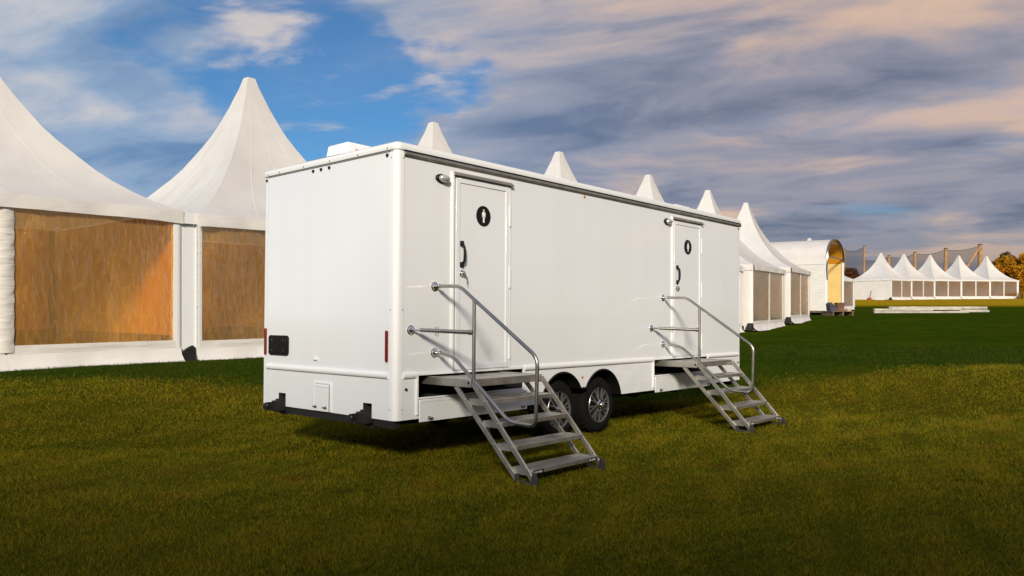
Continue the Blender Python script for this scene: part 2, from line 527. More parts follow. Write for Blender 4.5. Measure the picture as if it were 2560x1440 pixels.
def build_grass():
    V, F, C = [], [], []
    base = 0
    zones = [(3.2, 5.2, 9000, 0.023, 0.0036), (5.2, 7.5, 6000, 0.024, 0.0045), (7.5, 10, 3600, 0.027, 0.006), (10, 15, 1900, 0.032, 0.008), (11.0, 15.01, 1300, 0.028, 0.010), (15.0, 22.0, 500, 0.028, 0.014)]
    for y0, y1, dens, hgt, wid in zones:
        hw = 0.72 * y1 + 1.0
        n = int((y1 - y0) * 2 * hw * dens)
        x = rng.uniform(-hw, hw, n)
        y = rng.uniform(y0, y1, n)
        k = np.abs(x) < 0.72 * y + 1.0
        dark = y1 > 15 or hgt == 0.028
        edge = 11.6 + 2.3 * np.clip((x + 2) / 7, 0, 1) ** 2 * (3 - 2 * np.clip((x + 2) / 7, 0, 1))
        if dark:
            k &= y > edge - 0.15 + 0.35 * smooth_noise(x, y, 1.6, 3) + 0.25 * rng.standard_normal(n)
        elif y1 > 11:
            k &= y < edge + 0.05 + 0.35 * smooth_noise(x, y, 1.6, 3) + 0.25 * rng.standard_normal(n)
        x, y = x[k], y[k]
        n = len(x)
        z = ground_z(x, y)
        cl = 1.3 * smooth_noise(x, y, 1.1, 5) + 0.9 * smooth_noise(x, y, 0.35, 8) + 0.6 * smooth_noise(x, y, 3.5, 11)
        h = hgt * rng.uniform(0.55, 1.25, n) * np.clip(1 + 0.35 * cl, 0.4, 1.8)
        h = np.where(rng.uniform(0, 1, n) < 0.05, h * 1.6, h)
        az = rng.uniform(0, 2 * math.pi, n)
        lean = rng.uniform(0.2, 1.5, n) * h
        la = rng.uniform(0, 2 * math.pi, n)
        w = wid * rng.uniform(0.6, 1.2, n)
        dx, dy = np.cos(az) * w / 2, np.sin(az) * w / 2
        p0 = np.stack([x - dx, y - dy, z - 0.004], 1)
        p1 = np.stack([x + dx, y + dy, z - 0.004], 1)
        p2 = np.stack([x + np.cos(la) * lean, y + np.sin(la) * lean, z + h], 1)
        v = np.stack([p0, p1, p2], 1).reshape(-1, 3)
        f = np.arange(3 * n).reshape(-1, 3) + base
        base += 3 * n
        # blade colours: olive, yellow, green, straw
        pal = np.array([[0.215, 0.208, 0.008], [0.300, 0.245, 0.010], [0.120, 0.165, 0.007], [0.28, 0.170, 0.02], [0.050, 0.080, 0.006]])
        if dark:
            pal = np.array([[0.036, 0.062, 0.003], [0.055, 0.070, 0.004], [0.019, 0.046, 0.003], [0.070, 0.068, 0.006], [0.012, 0.032, 0.002]])  # green blades, darkened in colour for the tents' shade
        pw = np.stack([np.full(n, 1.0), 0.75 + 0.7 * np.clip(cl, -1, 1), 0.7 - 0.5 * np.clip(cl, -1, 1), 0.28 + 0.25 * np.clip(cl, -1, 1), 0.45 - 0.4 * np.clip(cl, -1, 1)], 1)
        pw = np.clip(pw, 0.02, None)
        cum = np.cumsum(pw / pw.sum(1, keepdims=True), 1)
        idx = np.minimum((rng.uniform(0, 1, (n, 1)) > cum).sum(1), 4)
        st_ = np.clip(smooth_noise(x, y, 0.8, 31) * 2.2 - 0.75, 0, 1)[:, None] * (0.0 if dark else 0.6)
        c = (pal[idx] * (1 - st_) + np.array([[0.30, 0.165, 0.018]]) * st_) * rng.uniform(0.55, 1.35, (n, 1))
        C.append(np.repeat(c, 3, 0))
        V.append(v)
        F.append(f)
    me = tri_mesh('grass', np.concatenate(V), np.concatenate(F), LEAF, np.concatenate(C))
    o = bpy.data.objects.new('grass', me)
    COL.objects.link(o)
    o['kind'] = 'stuff'
    o['label'] = 'short olive and yellow grass blades in front of the trailer'


build_grass()

# ------------------------------------------------------------------ pagoda tents
S = 6.05
HE, HV, HP = 2.98, 2.75, 6.95
PROF = [(0.0, 1.0), (0.045, 0.87), (0.09, 0.78), (0.14, 0.695), (0.2, 0.61), (0.283, 0.515), (0.34, 0.45), (0.405, 0.385), (0.486, 0.32), (0.55, 0.27), (0.623, 0.218), (0.69, 0.178), (0.753, 0.145), (0.81, 0.115), (0.866, 0.09), (0.93, 0.06), (1.0, 0.034)]


def tent_roof():
    mb = MB()
    nC = 12
    c = S / 2
    rings = []
    for h, w in PROF:
        z = HE + (HP - HE) * h
        ring = []
        hw = w * (S / 2 + 0.03)
        for side in range(4):
            for j in range(nC):
                u = -1 + 2 * j / nC
                sag = 1 - 0.10 * (1 - u * u) * math.sin(math.pi * min(1, h * 1.6 + 0.0)) if h > 0 else 1
                p = ((u, -sag), (sag, u), (-u, sag), (-sag, -u))[side]
                ring.append((c + p[0] * hw, c + p[1] * hw, z))
        rings.append(ring)
    n = 4 * nC
    vs = [p for r in rings for p in r]
    fs = []
    for i in range(len(rings) - 1):
        fs += [(i * n + j, i * n + (j + 1) % n, (i + 1) * n + (j + 1) % n, (i + 1) * n + j) for j in range(n)]
    fs.append(tuple(range((len(rings) - 1) * n, len(rings) * n)))
    mb.add(vs, fs)
    me = mb.mesh('roof', M['roofcloth'], sharp=25)
    return me


def tent_valance():
    mb = MB()
    nS = 24
    def side(a, b, nrm):
        a, b, nrm = Vector(a), Vector(b), Vector(nrm)
        vs = []
        for k in range(nS + 1):
            t = k / nS
            p = a.lerp(b, t)
            e = abs(2 * t - 1)
            wav = 0.018 * math.sin(t * 23 + 1) * (0.3 + e) + 0.012 * math.sin(t * 57)
            vs.append(p + nrm * 0.035 + Vector((0, 0, HE + 0.004)))
            vs.append(p + nrm * (0.045 + wav) + Vector((0, 0, HE - 0.11)))
            vs.append(p + nrm * (0.05 + wav * 1.6) + Vector((0, 0, HV - 0.03 * e ** 6)))
        fs = []
        for k in range(nS):
            for q in (0, 1):
                i = k * 3 + q
                fs.append((i, i + 1, i + 4, i + 3))
        mb.add(vs, fs)
    o = 0.03
    side((-o, -o, 0), (S + o, -o, 0), (0, -1, 0))
    side((S + o, -o, 0), (S + o, S + o, 0), (1, 0, 0))
    side((S + o, S + o, 0), (-o, S + o, 0), (0, 1, 0))
    side((-o, S + o, 0), (-o, -o, 0), (-1, 0, 0))
    return mb.mesh('valance', M['cloth'])


def tent_wall_frame():
    """white cloth surround of one 3.1 m window bay, origin at its lower left"""
    mb = MB()
    b = S / 2
    y = 0.0
    x0, x1, z0, z1 = 0.11, b - 0.09, 0.42, HV + 0.02
    mb.box(0.02, x0, y, y + 0.012, 0.28, HV + 0.1)
    mb.box(x1, b - 0.02, y, y + 0.012, 0.28, HV + 0.1)
    mb.box(x0, x1, y + 0.001, y + 0.011, 0.28, z0)
    mb.box(x0, x1, y + 0.001, y + 0.011, z1, HV + 0.1)
    # folded hem lines
    mb.box(0.02, b - 0.02, y - 0.008, y, 0.27, 0.285)
    return mb.mesh('window_wall', M['pleat'])


def tent_pane():
    mb = MB()
    b = S / 2
    nx, nz = 10, 8
    x0, x1, z0, z1 = 0.105, b - 0.085, 0.415, HV + 0.03
    vs, fs = [], []
    for i in range(nx + 1):
        for k in range(nz + 1):
            u, w = i / nx, k / nz
            vs.append((x0 + (x1 - x0) * u, 0.018 + 0.03 * math.sin(u * math.pi) * math.sin(w * math.pi), z0 + (z1 - z0) * w))
    for i in range(nx):
        for k in range(nz):
            a = i * (nz + 1) + k
            fs.append((a, a + nz + 1, a + nz + 2, a + 1))
    mb.add(vs, fs)
    return mb.mesh('window_pane', M['pane'])


def tent_zip():
    """pleated white strip where the two window bays are laced together"""
    mb = MB()
    b = S / 2
    n = 34
    vs, fs = [], []
    for k in range(n + 1):
        z = 0.30 + (HV - 0.24) * k / n
        o = 0.014 * math.sin(k * 2.3) + 0.008 * math.sin(k * 5.1)
        w = 0.118 + 0.006 * math.sin(k * 1.7)
        vs += [(b - w, -0.004, z), (b - w * 0.4, -0.030 + o, z + 0.01 * math.sin(k * 3)), (b + w * 0.45, -0.028 - o, z), (b + w, -0.004, z)]
    for k in range(n):
        for q in range(3):
            i = k * 4 + q
            fs.append((i, i + 1, i + 5, i + 4))
    mb.add(vs, fs)
    return mb.mesh('pleated_strip', M['pleat'], sharp=80)


def tent_joint():
    mb = MB()
    mb.box(0.0, 0.31, 0.03, 0.05, 0.18, HV + 0.05)
    return mb.mesh('joint_cover', M['trim'])


def tent_gutter():
    mb = MB()
    mb.box(-0.02, 0.33, -0.045, S, HV - 0.02, HE - 0.03)
    return mb.mesh('joint_gutter', M['trim'])


def tent_skirt():
    mb = MB()
    n = 16
    b = S / 2
    vs, fs = [], []
    for k in range(n + 1):
        t = k / n
        wv = 0.02 * math.sin(t * 19) + 0.012 * math.sin(t * 41)
        x = b * t
        vs += [(x, -0.01, 0.27), (x, -0.05 + wv * 0.5, 0.13 + 0.02 * math.sin(t * 9)), (x, -0.16 + wv, 0.0 + 0.015 * (1 + math.sin(t * 13))), (x, -0.30 + wv, -0.02)]
    for k in range(n):
        for q in range(3):
            i = k * 4 + q
            fs.append((i, i + 1, i + 5, i + 4))
    mb.add(vs, fs)
    return mb.mesh('skirt', M['cloth'])


def tent_post():
    mb = MB()
    mb.box(-0.065, 0.065, -0.065, 0.065, 0.02, HE - 0.02)
    mb.box(-0.02, 0.02, -0.071, -0.065, 0.1, HE - 0.1)
    mb.box(-0.12, 0.12, -0.12, 0.12, 0.0, 0.02)
    return mb.mesh('post', M['trim'])


def tent_weight():
    mb = MB()
    mb.prism([(-0.15, 0), (0.17, 0), (0.16, 0.30), (0.10, 0.37), (-0.06, 0.30), (-0.14, 0.24)], 1, -0.10, 0.14)
    return mb.mesh('base_weight', M['matt'])


def tent_panel(name, m, h0=0.06, h1=HE - 0.03):
    mb = MB()
    mb.box(0.05, S - 0.05, 0.0, 0.012, h0, h1)
    return mb.mesh(name, m)


TM = dict(roof=tent_roof(), valance=tent_valance(), wall=tent_wall_frame(), pane=tent_pane(), zip=tent_zip(), skirt=tent_skirt(), post=tent_post(),
          weight=tent_weight(), inner=tent_panel('inner_wall', M['inner']), back=tent_panel('back_wall', M['innerd']), endw=tent_panel('end_wall', M['cloth'], 0.02), joint=tent_joint(), gutter=tent_gutter())
_mb = MB()
_mb.box(0.02, S - 0.02, 0.02, S - 0.02, 0.0, 0.05)
TM['floor'] = _mb.mesh('tent_floor', M['floorb'])

_mb = MB()
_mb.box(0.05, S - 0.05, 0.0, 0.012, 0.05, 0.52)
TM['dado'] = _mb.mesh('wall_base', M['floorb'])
_mb = MB()
for side in range(4):
    for u in (-0.52, 0.0, 0.52):
        for (h0, w0), (h1, w1) in zip(PROF[:-2], PROF[1:-1]):
            q_ = []
            for h, w, du in ((h0, w0, -1), (h0, w0, 1), (h1, w1, 1), (h1, w1, -1)):
                hw = w * (S / 2 + 0.03)
                sag = (1 - 0.10 * (1 - u * u) * math.sin(math.pi * min(1, h * 1.6)) if h > 0 else 1) + 0.004 / hw
                uu = u + du * 0.013 / hw
                p_ = ((uu, -sag), (sag, uu), (-uu, sag), (-sag, -uu))[side]
                q_.append((S / 2 + p_[0] * hw, S / 2 + p_[1] * hw, HE + (HP - HE) * h + 0.006))
            _mb.quad(*q_)
TM['seams'] = _mb.mesh('roof_seams', M['roofcloth'])
_mb = MB()
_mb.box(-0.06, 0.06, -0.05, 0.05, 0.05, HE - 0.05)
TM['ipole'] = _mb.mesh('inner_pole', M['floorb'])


def part(name, me, parent, loc=(0, 0, 0), rz=0.0, scale=None):
    o = bpy.data.objects.new(name, me)
    COL.objects.link(o)
    o.parent = parent
    o.location = loc
    o.rotation_euler = (0, 0, rz)
    if scale:
        o.scale = scale
    return o


def pagoda(loc, az, label, group, end_left=False, end_right=True, scale=1.0, hscale=1.0):
    root = empty('pagoda_tent', loc, (0, 0, R(90 - az)))
    root.scale = (scale, scale, scale * hscale)
    obj_tag(root, label, 'tent', group)
    part('roof', TM['roof'], root)
    part('valance', TM['valance'], root)
    b = S / 2
    for x, y in ((0.07, 0.07), (S - 0.07, 0.07), (0.07, S - 0.07), (S - 0.07, S - 0.07)):
        part('post', TM['post'], root, (x, y, 0))
    for i in range(2):
        w = part('window_wall', TM['wall'], root, (b * i, 0.0, 0))
        part('window_pane', TM['pane'], w)
        part('skirt', TM['skirt'], root, (b * i, 0, 0))
    part('back_wall', TM['back'], root, (0, S - 0.05, 0))
    part('inner_wall', TM['inner'], root, (S - 0.04 if not end_right else S - 0.16, 0, 0), R(90))
    part('inner_wall', TM['inner'], root, (0.16, 0, 0), R(90))
    part('end_wall', TM['endw'], root, (0.01, 0, 0), R(90))
    if end_right:
        part('end_wall', TM['endw'], root, (S, 0, 0), R(90))
    part('tent_floor', TM['floor'], root)
    part('wall_base', TM['dado'], root, (0, S - 0.075, 0))
    part('wall_base', TM['dado'], root, (S - 0.185, 0, 0), R(90))
    part('roof_seams', TM['seams'], root)
    for x in (0.30, S - 0.26):
        part('inner_pole', TM['ipole'], root, (x, S - 0.16, 0))
    part('pleated_strip', TM['zip'], root)
    part('joint_cover', TM['joint'], root, (S, 0, 0))
    part('joint_gutter', TM['gutter'], root, (S, 0, 0))
    part('base_weight', TM['weight'], root, (-0.15, 0.06, 0), 0, (0.8, 1, 0.9))
    part('base_weight', TM['weight'], root, (S + 0.15, 0.08, 0), 0, (0.7, 1, 0.8))
    return root


def at(u, D):
    return Vector(((u - 1280) / 1933.4 * D, D))


def azd(a):
    return Vector((math.sin(R(a)), math.cos(R(a))))


GR1 = 'row of white peaked tents behind the trailer'
# bearing and height of each peak give its place; the row bends away at its far end
row = [
    (None, 40.0, 'white peaked tent with an amber window, cut off by the left edge of the photo', dict(end_right=False)),
    ((623, 197), 40.0, 'tall white peaked tent just left of the trailer, half hidden by its end wall', dict(end_right=False)),
    ((1083, 307), 41.0, 'first white tent tip rising over the near end of the trailer roof', dict(end_right=False)),
    ((1397, 380), 41.0, 'white tent tip above the trailer roof behind the middle roof vent', dict(end_right=False)),
    ((1621, 437), 38.0, 'white tent tip above the trailer roof between the two farther roof vents', dict(end_right=False)),
    ((1770, 473), 32.0, 'white tent tip at the far end of the trailer roof, rising beside the last vent', dict(end_right=False)),
    ((1865, 505), 30.0, 'white peaked tent with paired amber windows showing past the far end of the trailer', dict(end_right=True)),
]


def peak_at(u, v):
    D = 20.0
    for _ in range(30):
        q = at(u, D)
        D = 1933.4 * (HP + gz(q.x, q.y) - CAMZ) / (765 - v)
    return at(u, D)


for uv, a, lb, kw in row:
    off = (azd(a) + azd(a - 90)) * (S / 2)
    if uv is None:
        q = peak_at(623, 197) - azd(a) * 6.36 - off
    else:
        q = peak_at(*uv) - off
    c = q + azd(a) * (S / 2)
    pagoda((q.x, q.y, gz(c.x, c.y) - 0.01), a, lb, GR1, **kw)

# ------------------------------------------------------------------ arched marquee, far row, nets, beams, trees
def arch_tent():
    D = 57.0
    q = at(2067, D)
    az = 124.0
    L, Wd, he, ha = 12.0, 6.0, 4.1, 5.75
    root = empty('arched_marquee', (q.x, q.y, gz(q.x, q.y) + 0.02), (0, 0, R(90 - az)))
    obj_tag(root, 'white marquee with a curved roof and an open glowing arched end, beyond the tent row', 'marquee')
    # local: opening end in the plane X = 0, body runs to -X, width along +Y
    def prof(y0, y1, n=20):
        out = []
        for k in range(n + 1):
            t = math.pi * k / n
            c, r = (y0 + y1) / 2, (y1 - y0) / 2
            out.append((c - r * math.cos(t), he + (ha - he) * math.sin(t) ** 0.9))
        return out
    pr = prof(0, Wd)
    mb = MB()
    for (a, z0), (b, z1) in zip(pr[:-1], pr[1:]):
        mb.quad((0, a, z0), (0, b, z1), (-L, b, z1), (-L, a, z0))
    mb.build('roof', M['roofcloth'], root, sharp=60)
    lin = m_fabric('amber_glow_lining', (0.75, 0.42, 0.04), 0.6, (0.95, 0.55, 0.05), 0.2)  # sunset glow under the roof put into the lining colour
    cream = m_fabric('cream_glow_lining', (0.92, 0.72, 0.30), 0.3, (0.9, 0.7, 0.3), 0.4)  # glow on the far wall put into its colour
    mb = MB()
    pi_ = prof(0.05, Wd - 0.05)
    for (a, z0), (b, z1) in zip(pi_[:-1], pi_[1:]):
        mb.quad((-0.02, a, z0 - 0.06), (-0.02, b, z1 - 0.06), (-L + 0.1, b, z1 - 0.06), (-L + 0.1, a, z0 - 0.06))
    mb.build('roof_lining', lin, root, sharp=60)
    MB().box(-L, -0.02, 0.0, 0.02, 0.3, he - 0.35).build('side_wall', M['pleat'], root)
    MB().box(-L, -0.01, -0.03, -0.005, he - 0.36, he + 0.02).build('side_valance', M['cloth'], root)
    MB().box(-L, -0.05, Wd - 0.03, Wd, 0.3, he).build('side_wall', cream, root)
    MB().tube([(0.02, a, z) for a, z in pr], 0.09, 8).build('arch_beam', M['steel'], root)
    for z in (ha - 0.28, he + 0.25):
        w = math.sqrt(max(0, 1 - ((z - he) / (ha - he)) ** 2)) * Wd / 2
        MB().bar((-0.05, Wd / 2 - w, z), (-0.05, Wd / 2 + w, z), 0.08, 0.09).build('cross_beam', M['steel'], root)
    for y in (0.06, Wd - 0.06):
        MB().box(-0.10, 0.05, y - 0.07, y + 0.07, 0.0, he).build('post', M['trim'], root)
    MB().box(-L, 0.0, 0.03, Wd - 0.03, 0.16, 0.30).build('floor_deck', M['wood'], root)
    mb = MB()
    for x in (-11, -8, -5, -2, -0.3):
        mb.box(x - 0.15, x + 0.15, 0.1, 0.4, -0.05, 0.16)
        mb.box(x - 0.15, x + 0.15, Wd - 0.4, Wd - 0.1, -0.05, 0.16)
    mb.build('deck_support', M['matt'], root)
    MB().tube([(0.02, 0.0, he - 0.1), (0.06, -0.15, he - 0.45), (0.03, -0.1, he - 0.8), (0.05, -0.06, he - 1.5)], 0.03, 6).build('tie_rope', M['matt'], root)
    return root, az


arch, arch_az = arch_tent()


def deck_and_clutter():
    D = 55.2
    c = at(2094, D)
    z = gz(c.x, c.y)
    rz = R(90 - arch_az)
    root = empty('wooden_platform', (c.x, c.y, z), (0, 0, R(14)))
    obj_tag(root, 'low dark wooden platform in front of the open arched marquee', 'platform')
    for k in range(6):
        MB().box(-0.8, 1.0, -0.5 + k * 0.2, -0.32 + k * 0.2, 0.28, 0.33).build('plank', M['wood'], root)
    for x in (-0.7, 0.1, 0.9):
        MB().box(x - 0.06, x + 0.06, -0.48, 0.62, 0.0, 0.28).build('bearer', M['wood'], root)
    e = Matrix.Rotation(R(14), 4, 'Z')
    def put(name, mb, m, lx, ly, lz, label, cat):
        w = e @ Vector((lx, ly, 0))
        o = mb.build(name, m, None, (c.x + w.x, c.y + w.y, z + lz), (0, 0, R(14)))
        obj_tag(o, label, cat)
    mb = MB()
    mb.prism([(-0.28, 0), (0.25, 0), (0.33, 0.18), (0.12, 0.35), (-0.18, 0.62), (-0.34, 0.52), (-0.30, 0.2)], 1, -0.2, 0.25)
    put('folded_sack', mb, plain('dark_canvas', (0.05, 0.05, 0.07), 0.8, var=0.3), -0.45, 0.0, 0.33, 'dark slumped sack on the left of the wooden platform', 'sack')
    mb = MB()
    mb.box(-0.27, 0.27, -0.2, 0.2, 0, 0.55)
    mb.box(-0.29, 0.29, -0.22, 0.22, 0.55, 0.60)
    put('brown_crate', mb, plain('brown_board', (0.14, 0.07, 0.04), 0.8, var=0.25), 0.22, 0.1, 0.33, 'brown lidded crate standing in the middle of the wooden platform', 'crate')
    mb = MB()
    mb.box(-0.16, 0.16, -0.12, 0.12, 0, 0.17)
    mb.box(-0.17, 0.17, -0.02, 0.02, 0.17, 0.175)
    put('pale_box', mb, plain('pale_card', (0.45, 0.36, 0.26), 0.8), 0.72, -0.2, 0.33, 'small pale box at the right end of the wooden platform', 'box')


deck_and_clutter()

# a single peaked tent behind the marquee, its tip and one window showing
q = peak_at(2024, 593) - (azd(45) + azd(-45)) * (S / 2)
pagoda((q.x, q.y, gz(q.x, q.y)), 45.0, 'white peaked tent behind the arched marquee, only its tip and one window wall showing', None)

# far row: solve each front corner so that it falls on its measured bearing
GR2 = 'far row of white peaked tents across the field'
us = [2229, 2279.7, 2337, 2404, 2475.6, 2544.6]
D0 = 110.0
P = at(us[0], D0)
far_labels = ['far tent nearest the marquee with its whole white end wall in the sun', 'second far tent, next to the one with the bright white end wall',
              'third far tent, the middle one of the row of five', 'fourth far tent, in front of the leaning timber brace', 'last far tent at the right end of the row, beside the autumn trees']
for k in range(5):
    best = None
    for a10 in range(350, 900):
        a = a10 / 10
        Q = P + azd(a) * (S + 0.05)
        u = 1280 + 1933.4 * Q.x / Q.y
        e = abs(u - us[k + 1])
        if best is None or e < best[0]:
            best = (e, a, Q)
    _, a, Q = best
    c = (P + Q) / 2
    pagoda((P.x, P.y, gz(c.x, c.y)), a, far_labels[k], GR2, end_left=(k == 0))
    if k == 0:
        e0, ea = P.copy(), a
    P = Q

# things by the far end wall
back = azd(ea - 90)
for t_, lb in ((5.9, 'small red anchor bag with a strap at the left foot of the bright end wall'), (3.0, 'small red anchor bag with a strap under the middle of the bright end wall')):
    w = e0 + back * t_ - azd(ea) * 0.45
    root = empty('anchor_bag', (w.x, w.y, gz(w.x, w.y)))
    obj_tag(root, lb, 'anchor bag', 'anchor bags by the bright end wall')
    mb = MB()
    mb.prism([(-0.32, 0), (0.32, 0), (0.27, 0.2), (0.12, 0.33), (-0.15, 0.30), (-0.29, 0.17)], 1, -0.15, 0.15)
    mb.build('bag', plain('red_canvas', (0.28, 0.045, 0.025), 0.8, var=0.2) if 'red_canvas' not in bpy.data.materials else bpy.data.materials['red_canvas'], root)
    MB().bar((0.12, 0.0, 0.25), (0.35, 0.12, 1.35), 0.05, 0.02).build('strap', M['matt'], root)
w = e0 + back * 1.5 - azd(ea) * 0.5
o = MB().box(-0.62, 0.62, -0.2, 0.2, 0, 0.30).box(-0.64, 0.64, -0.22, 0.22, 0.30, 0.345).build('low_white_box', M['trim'], None, (w.x, w.y, gz(w.x, w.y)), (0, 0, R(90 - ea + 90)), bevel=0.01)
obj_tag(o, 'low white box on the grass against the bright end wall of the far row', 'box')


def beams():
    lb = [
        (2228, 2466, 67.0, 0.0, 0.20, 'white beam at the very back and bottom of the beam pile'),
        (2221, 2466, 67.0, 0.26, 0.20, 'white beam lying topmost at the back of the beam pile'),
        (2224, 2471, 65.6, 0.0, 0.20, 'long white beam reaching farthest right in the beam pile'),
        (2228, 2400, 65.2, 0.22, 0.18, 'white beam resting on top across the middle of the beam pile'),
        (2184, 2420, 63.4, 0.0, 0.16, 'thin white beam nearest the viewer at the bottom of the pile'),
        (2184, 2330, 63.6, 0.20, 0.17, 'short white beam on top of the nearest beam at the left'),
    ]
    for u0, u1, D, dz, h, label in lb:
        a, b = at(u0, D), at(u1, D + 0.6)
        c = (a + b) / 2
        d = b - a
        z = gz(c.x, c.y) - 0.02
        mb = MB()
        n = d.length / 2
        mb.box(-n, n, -0.14, 0.14, dz, dz + h)
        mb.box(-n, n, -0.155, -0.14, dz + h * 0.35, dz + h * 0.62)
        mb.box(-n - 0.012, -n, -0.10, 0.10, dz + 0.03, dz + h - 0.03, 1)
        mb.box(n, n + 0.012, -0.10, 0.10, dz + 0.03, dz + h - 0.03, 1)
        o = mb.build('white_beam', [M['beam'], M['greyline']], None, (c.x, c.y, z), (0, 0, math.atan2(d.y, d.x)), bevel=0.01)
        obj_tag(o, label, 'beam', 'white beams stacked on the lawn')


beams()


def net_fence():
    D = 142.0
    tops = [(2111.5, 623, 150, 0.17), (2160.5, 616, 146, 0.22), (2222, 640, 142, 0.26), (2287, 632, 141, 0.30), (2364, 622, 140, 0.33), (2450, 612, 138, 0.40)]
    T = []
    lbs = ['thin weathered net pole just right of the marquee', 'pale net pole standing alone left of the far tents', 'net pole between the first and second far tents',
           'net pole between the second and third far tents', 'net pole between the third and fourth far tents', 'tall thick end pole of the net with the leaning brace']
    for i, (u, v, d, r) in enumerate(tops):
        q = at(u, d)
        zb = gz(q.x, q.y)
        zt = CAMZ + (765 - v) / 1933.4 * d
        T.append(Vector((q.x, q.y, zt)))
        root = empty('net_pole', (q.x, q.y, zb))
        obj_tag(root, lbs[i], 'pole', 'timber poles carrying the net')
        MB().tube([(0, 0, -0.3), (0, 0, (zt - zb) * 0.5), (0.03, 0, zt - zb)], r, 10, radii=[r, r * 0.95, r * 0.85]).build('pole_shaft', M['pole'], root)
        MB().lathe([(r * 0.95, 0), (r * 0.95, 0.16), (r * 0.5, 0.22)], (0.03, 0, zt - zb - 0.05), 2, 10).build('pole_cap', M['wood'], root)
        if i == 5:
            MB().tube([(-2.75, -0.4, (zt - zb) - 4.3), (-0.1, 0, zt - zb - 0.5)], 0.2, 10).build('brace', M['pole'], root)
            MB().tube([(-5.0, -0.75, -0.3), (-2.75, -0.4, (zt - zb) - 4.3)], 0.2, 10).build('brace', M['pole'], root)
    # net: one fine mesh hung between the pole tops
    m, t = mat('fine_net')
    tra = t.n('ShaderNodeBsdfTransparent', {'Color': (1, 1, 1, 1)})
    dif = t.n('ShaderNodeBsdfDiffuse', {'Color': (0.035, 0.035, 0.04, 1)})
    ms = t.n('ShaderNodeMixShader', {0: 0.4, 1: tra.outputs[0], 2: dif.outputs[0]})
    t.n('ShaderNodeOutputMaterial', {0: ms.outputs[0]})
    root = empty('sports_net', (T[0].x, T[0].y, gz(T[0].x, T[0].y)))
    obj_tag(root, 'thin dark see-through net hung between the timber poles behind the far tents', 'net')
    for i in range(5):
        a, b = T[i], T[i + 1]
        if i == 1:
            a = a - Vector((0, 0, 2.4))
        mb = MB()
        n = 14
        vs = []
        for k in range(n + 1):
            s_ = k / n
            p = a.lerp(b, s_)
            sag = 0.45 * 4 * s_ * (1 - s_)
            vs += [(p.x, p.y, p.z - 0.15 - sag), (p.x, p.y, gz(p.x, p.y))]
        vs = [Vector(v) - root.location for v in vs]
        mb.add(vs, [(2 * k, 2 * k + 1, 2 * k + 3, 2 * k + 2) for k in range(n)])
        mb.build('net_panel', m, root, fix=False)
        MB().tube([vs[2 * k] for k in range(n + 1)], 0.035, 5).build('net_rope', M['matt'], root)


net_fence()


def tree(loc, h, rad, n, pal, label, cat='tree', name='autumn_tree', seed=1, group=None, trunk=0.25, low=0.12):
    r = np.random.default_rng(seed)
    root = empty(name, loc)
    obj_tag(root, label, cat, group)
    mb = MB()
    mb.tube([(0, 0, -0.2), (0.1, 0, h * 0.25), (0.0, 0.1, h * 0.5), (0.1, 0, h * 0.8)], trunk, 8, radii=[trunk * 1.3, trunk, trunk * 0.7, trunk * 0.25])
    cents = []
    for k in range(26):
        a = r.uniform(0, 6.28)
        zz = h * r.uniform(low, 0.93)
        ring = rad * math.sqrt(max(0.05, 1 - ((zz / h - 0.45) / 0.6) ** 2))
        rr = ring * r.uniform(0.25, 0.95)
        c = np.array([math.cos(a) * rr, math.sin(a) * rr, zz])
        cents.append((c, r.uniform(0.22, 0.42) * rad))
        if k < 12:
            mb.tube([(0.05, 0.03, min(zz * 0.7, h * 0.7)), (c[0] * 0.6, c[1] * 0.6, zz * 0.9), tuple(c)], 0.06, 6, radii=[trunk * 0.4, trunk * 0.25, 0.03])
    mb.build('trunk', M['wood'], root)
    V, C = [], []
    per = n // len(cents)
    for c, cr in cents:
        d = r.standard_normal((per, 3))
        d /= np.linalg.norm(d, axis=1, keepdims=True)
        p = c + d * cr * r.uniform(0.4, 1.05, (per, 1)) ** 0.6
        sz = rad * 0.055 * r.uniform(0.6, 1.5, (per, 1))
        a1 = r.standard_normal((per, 3)); a1 /= np.linalg.norm(a1, axis=1, keepdims=True)
        a2 = np.cross(a1, r.standard_normal((per, 3))); a2 /= np.linalg.norm(a2, axis=1, keepdims=True)
        q = np.stack([p - a1 * sz, p + a2 * sz * 0.6, p + a1 * sz, p - a2 * sz * 0.6], 1)
        V.append(q.reshape(-1, 3))
        tone = np.array(pal[r.integers(len(pal))]) * r.uniform(0.75, 1.2)
        C.append(np.repeat(np.tile(tone, (per, 1)) * r.uniform(0.7, 1.3, (per, 1)), 4, 0))
    v, c = np.concatenate(V), np.concatenate(C)
    v[:, 2] = np.maximum(v[:, 2], 0.05)
    f = np.arange(len(v)).reshape(-1, 4)
    o = bpy.data.objects.new('crown', tri_mesh('crown', v, f, LEAF, c))
    COL.objects.link(o)
    o.parent = root
    return root


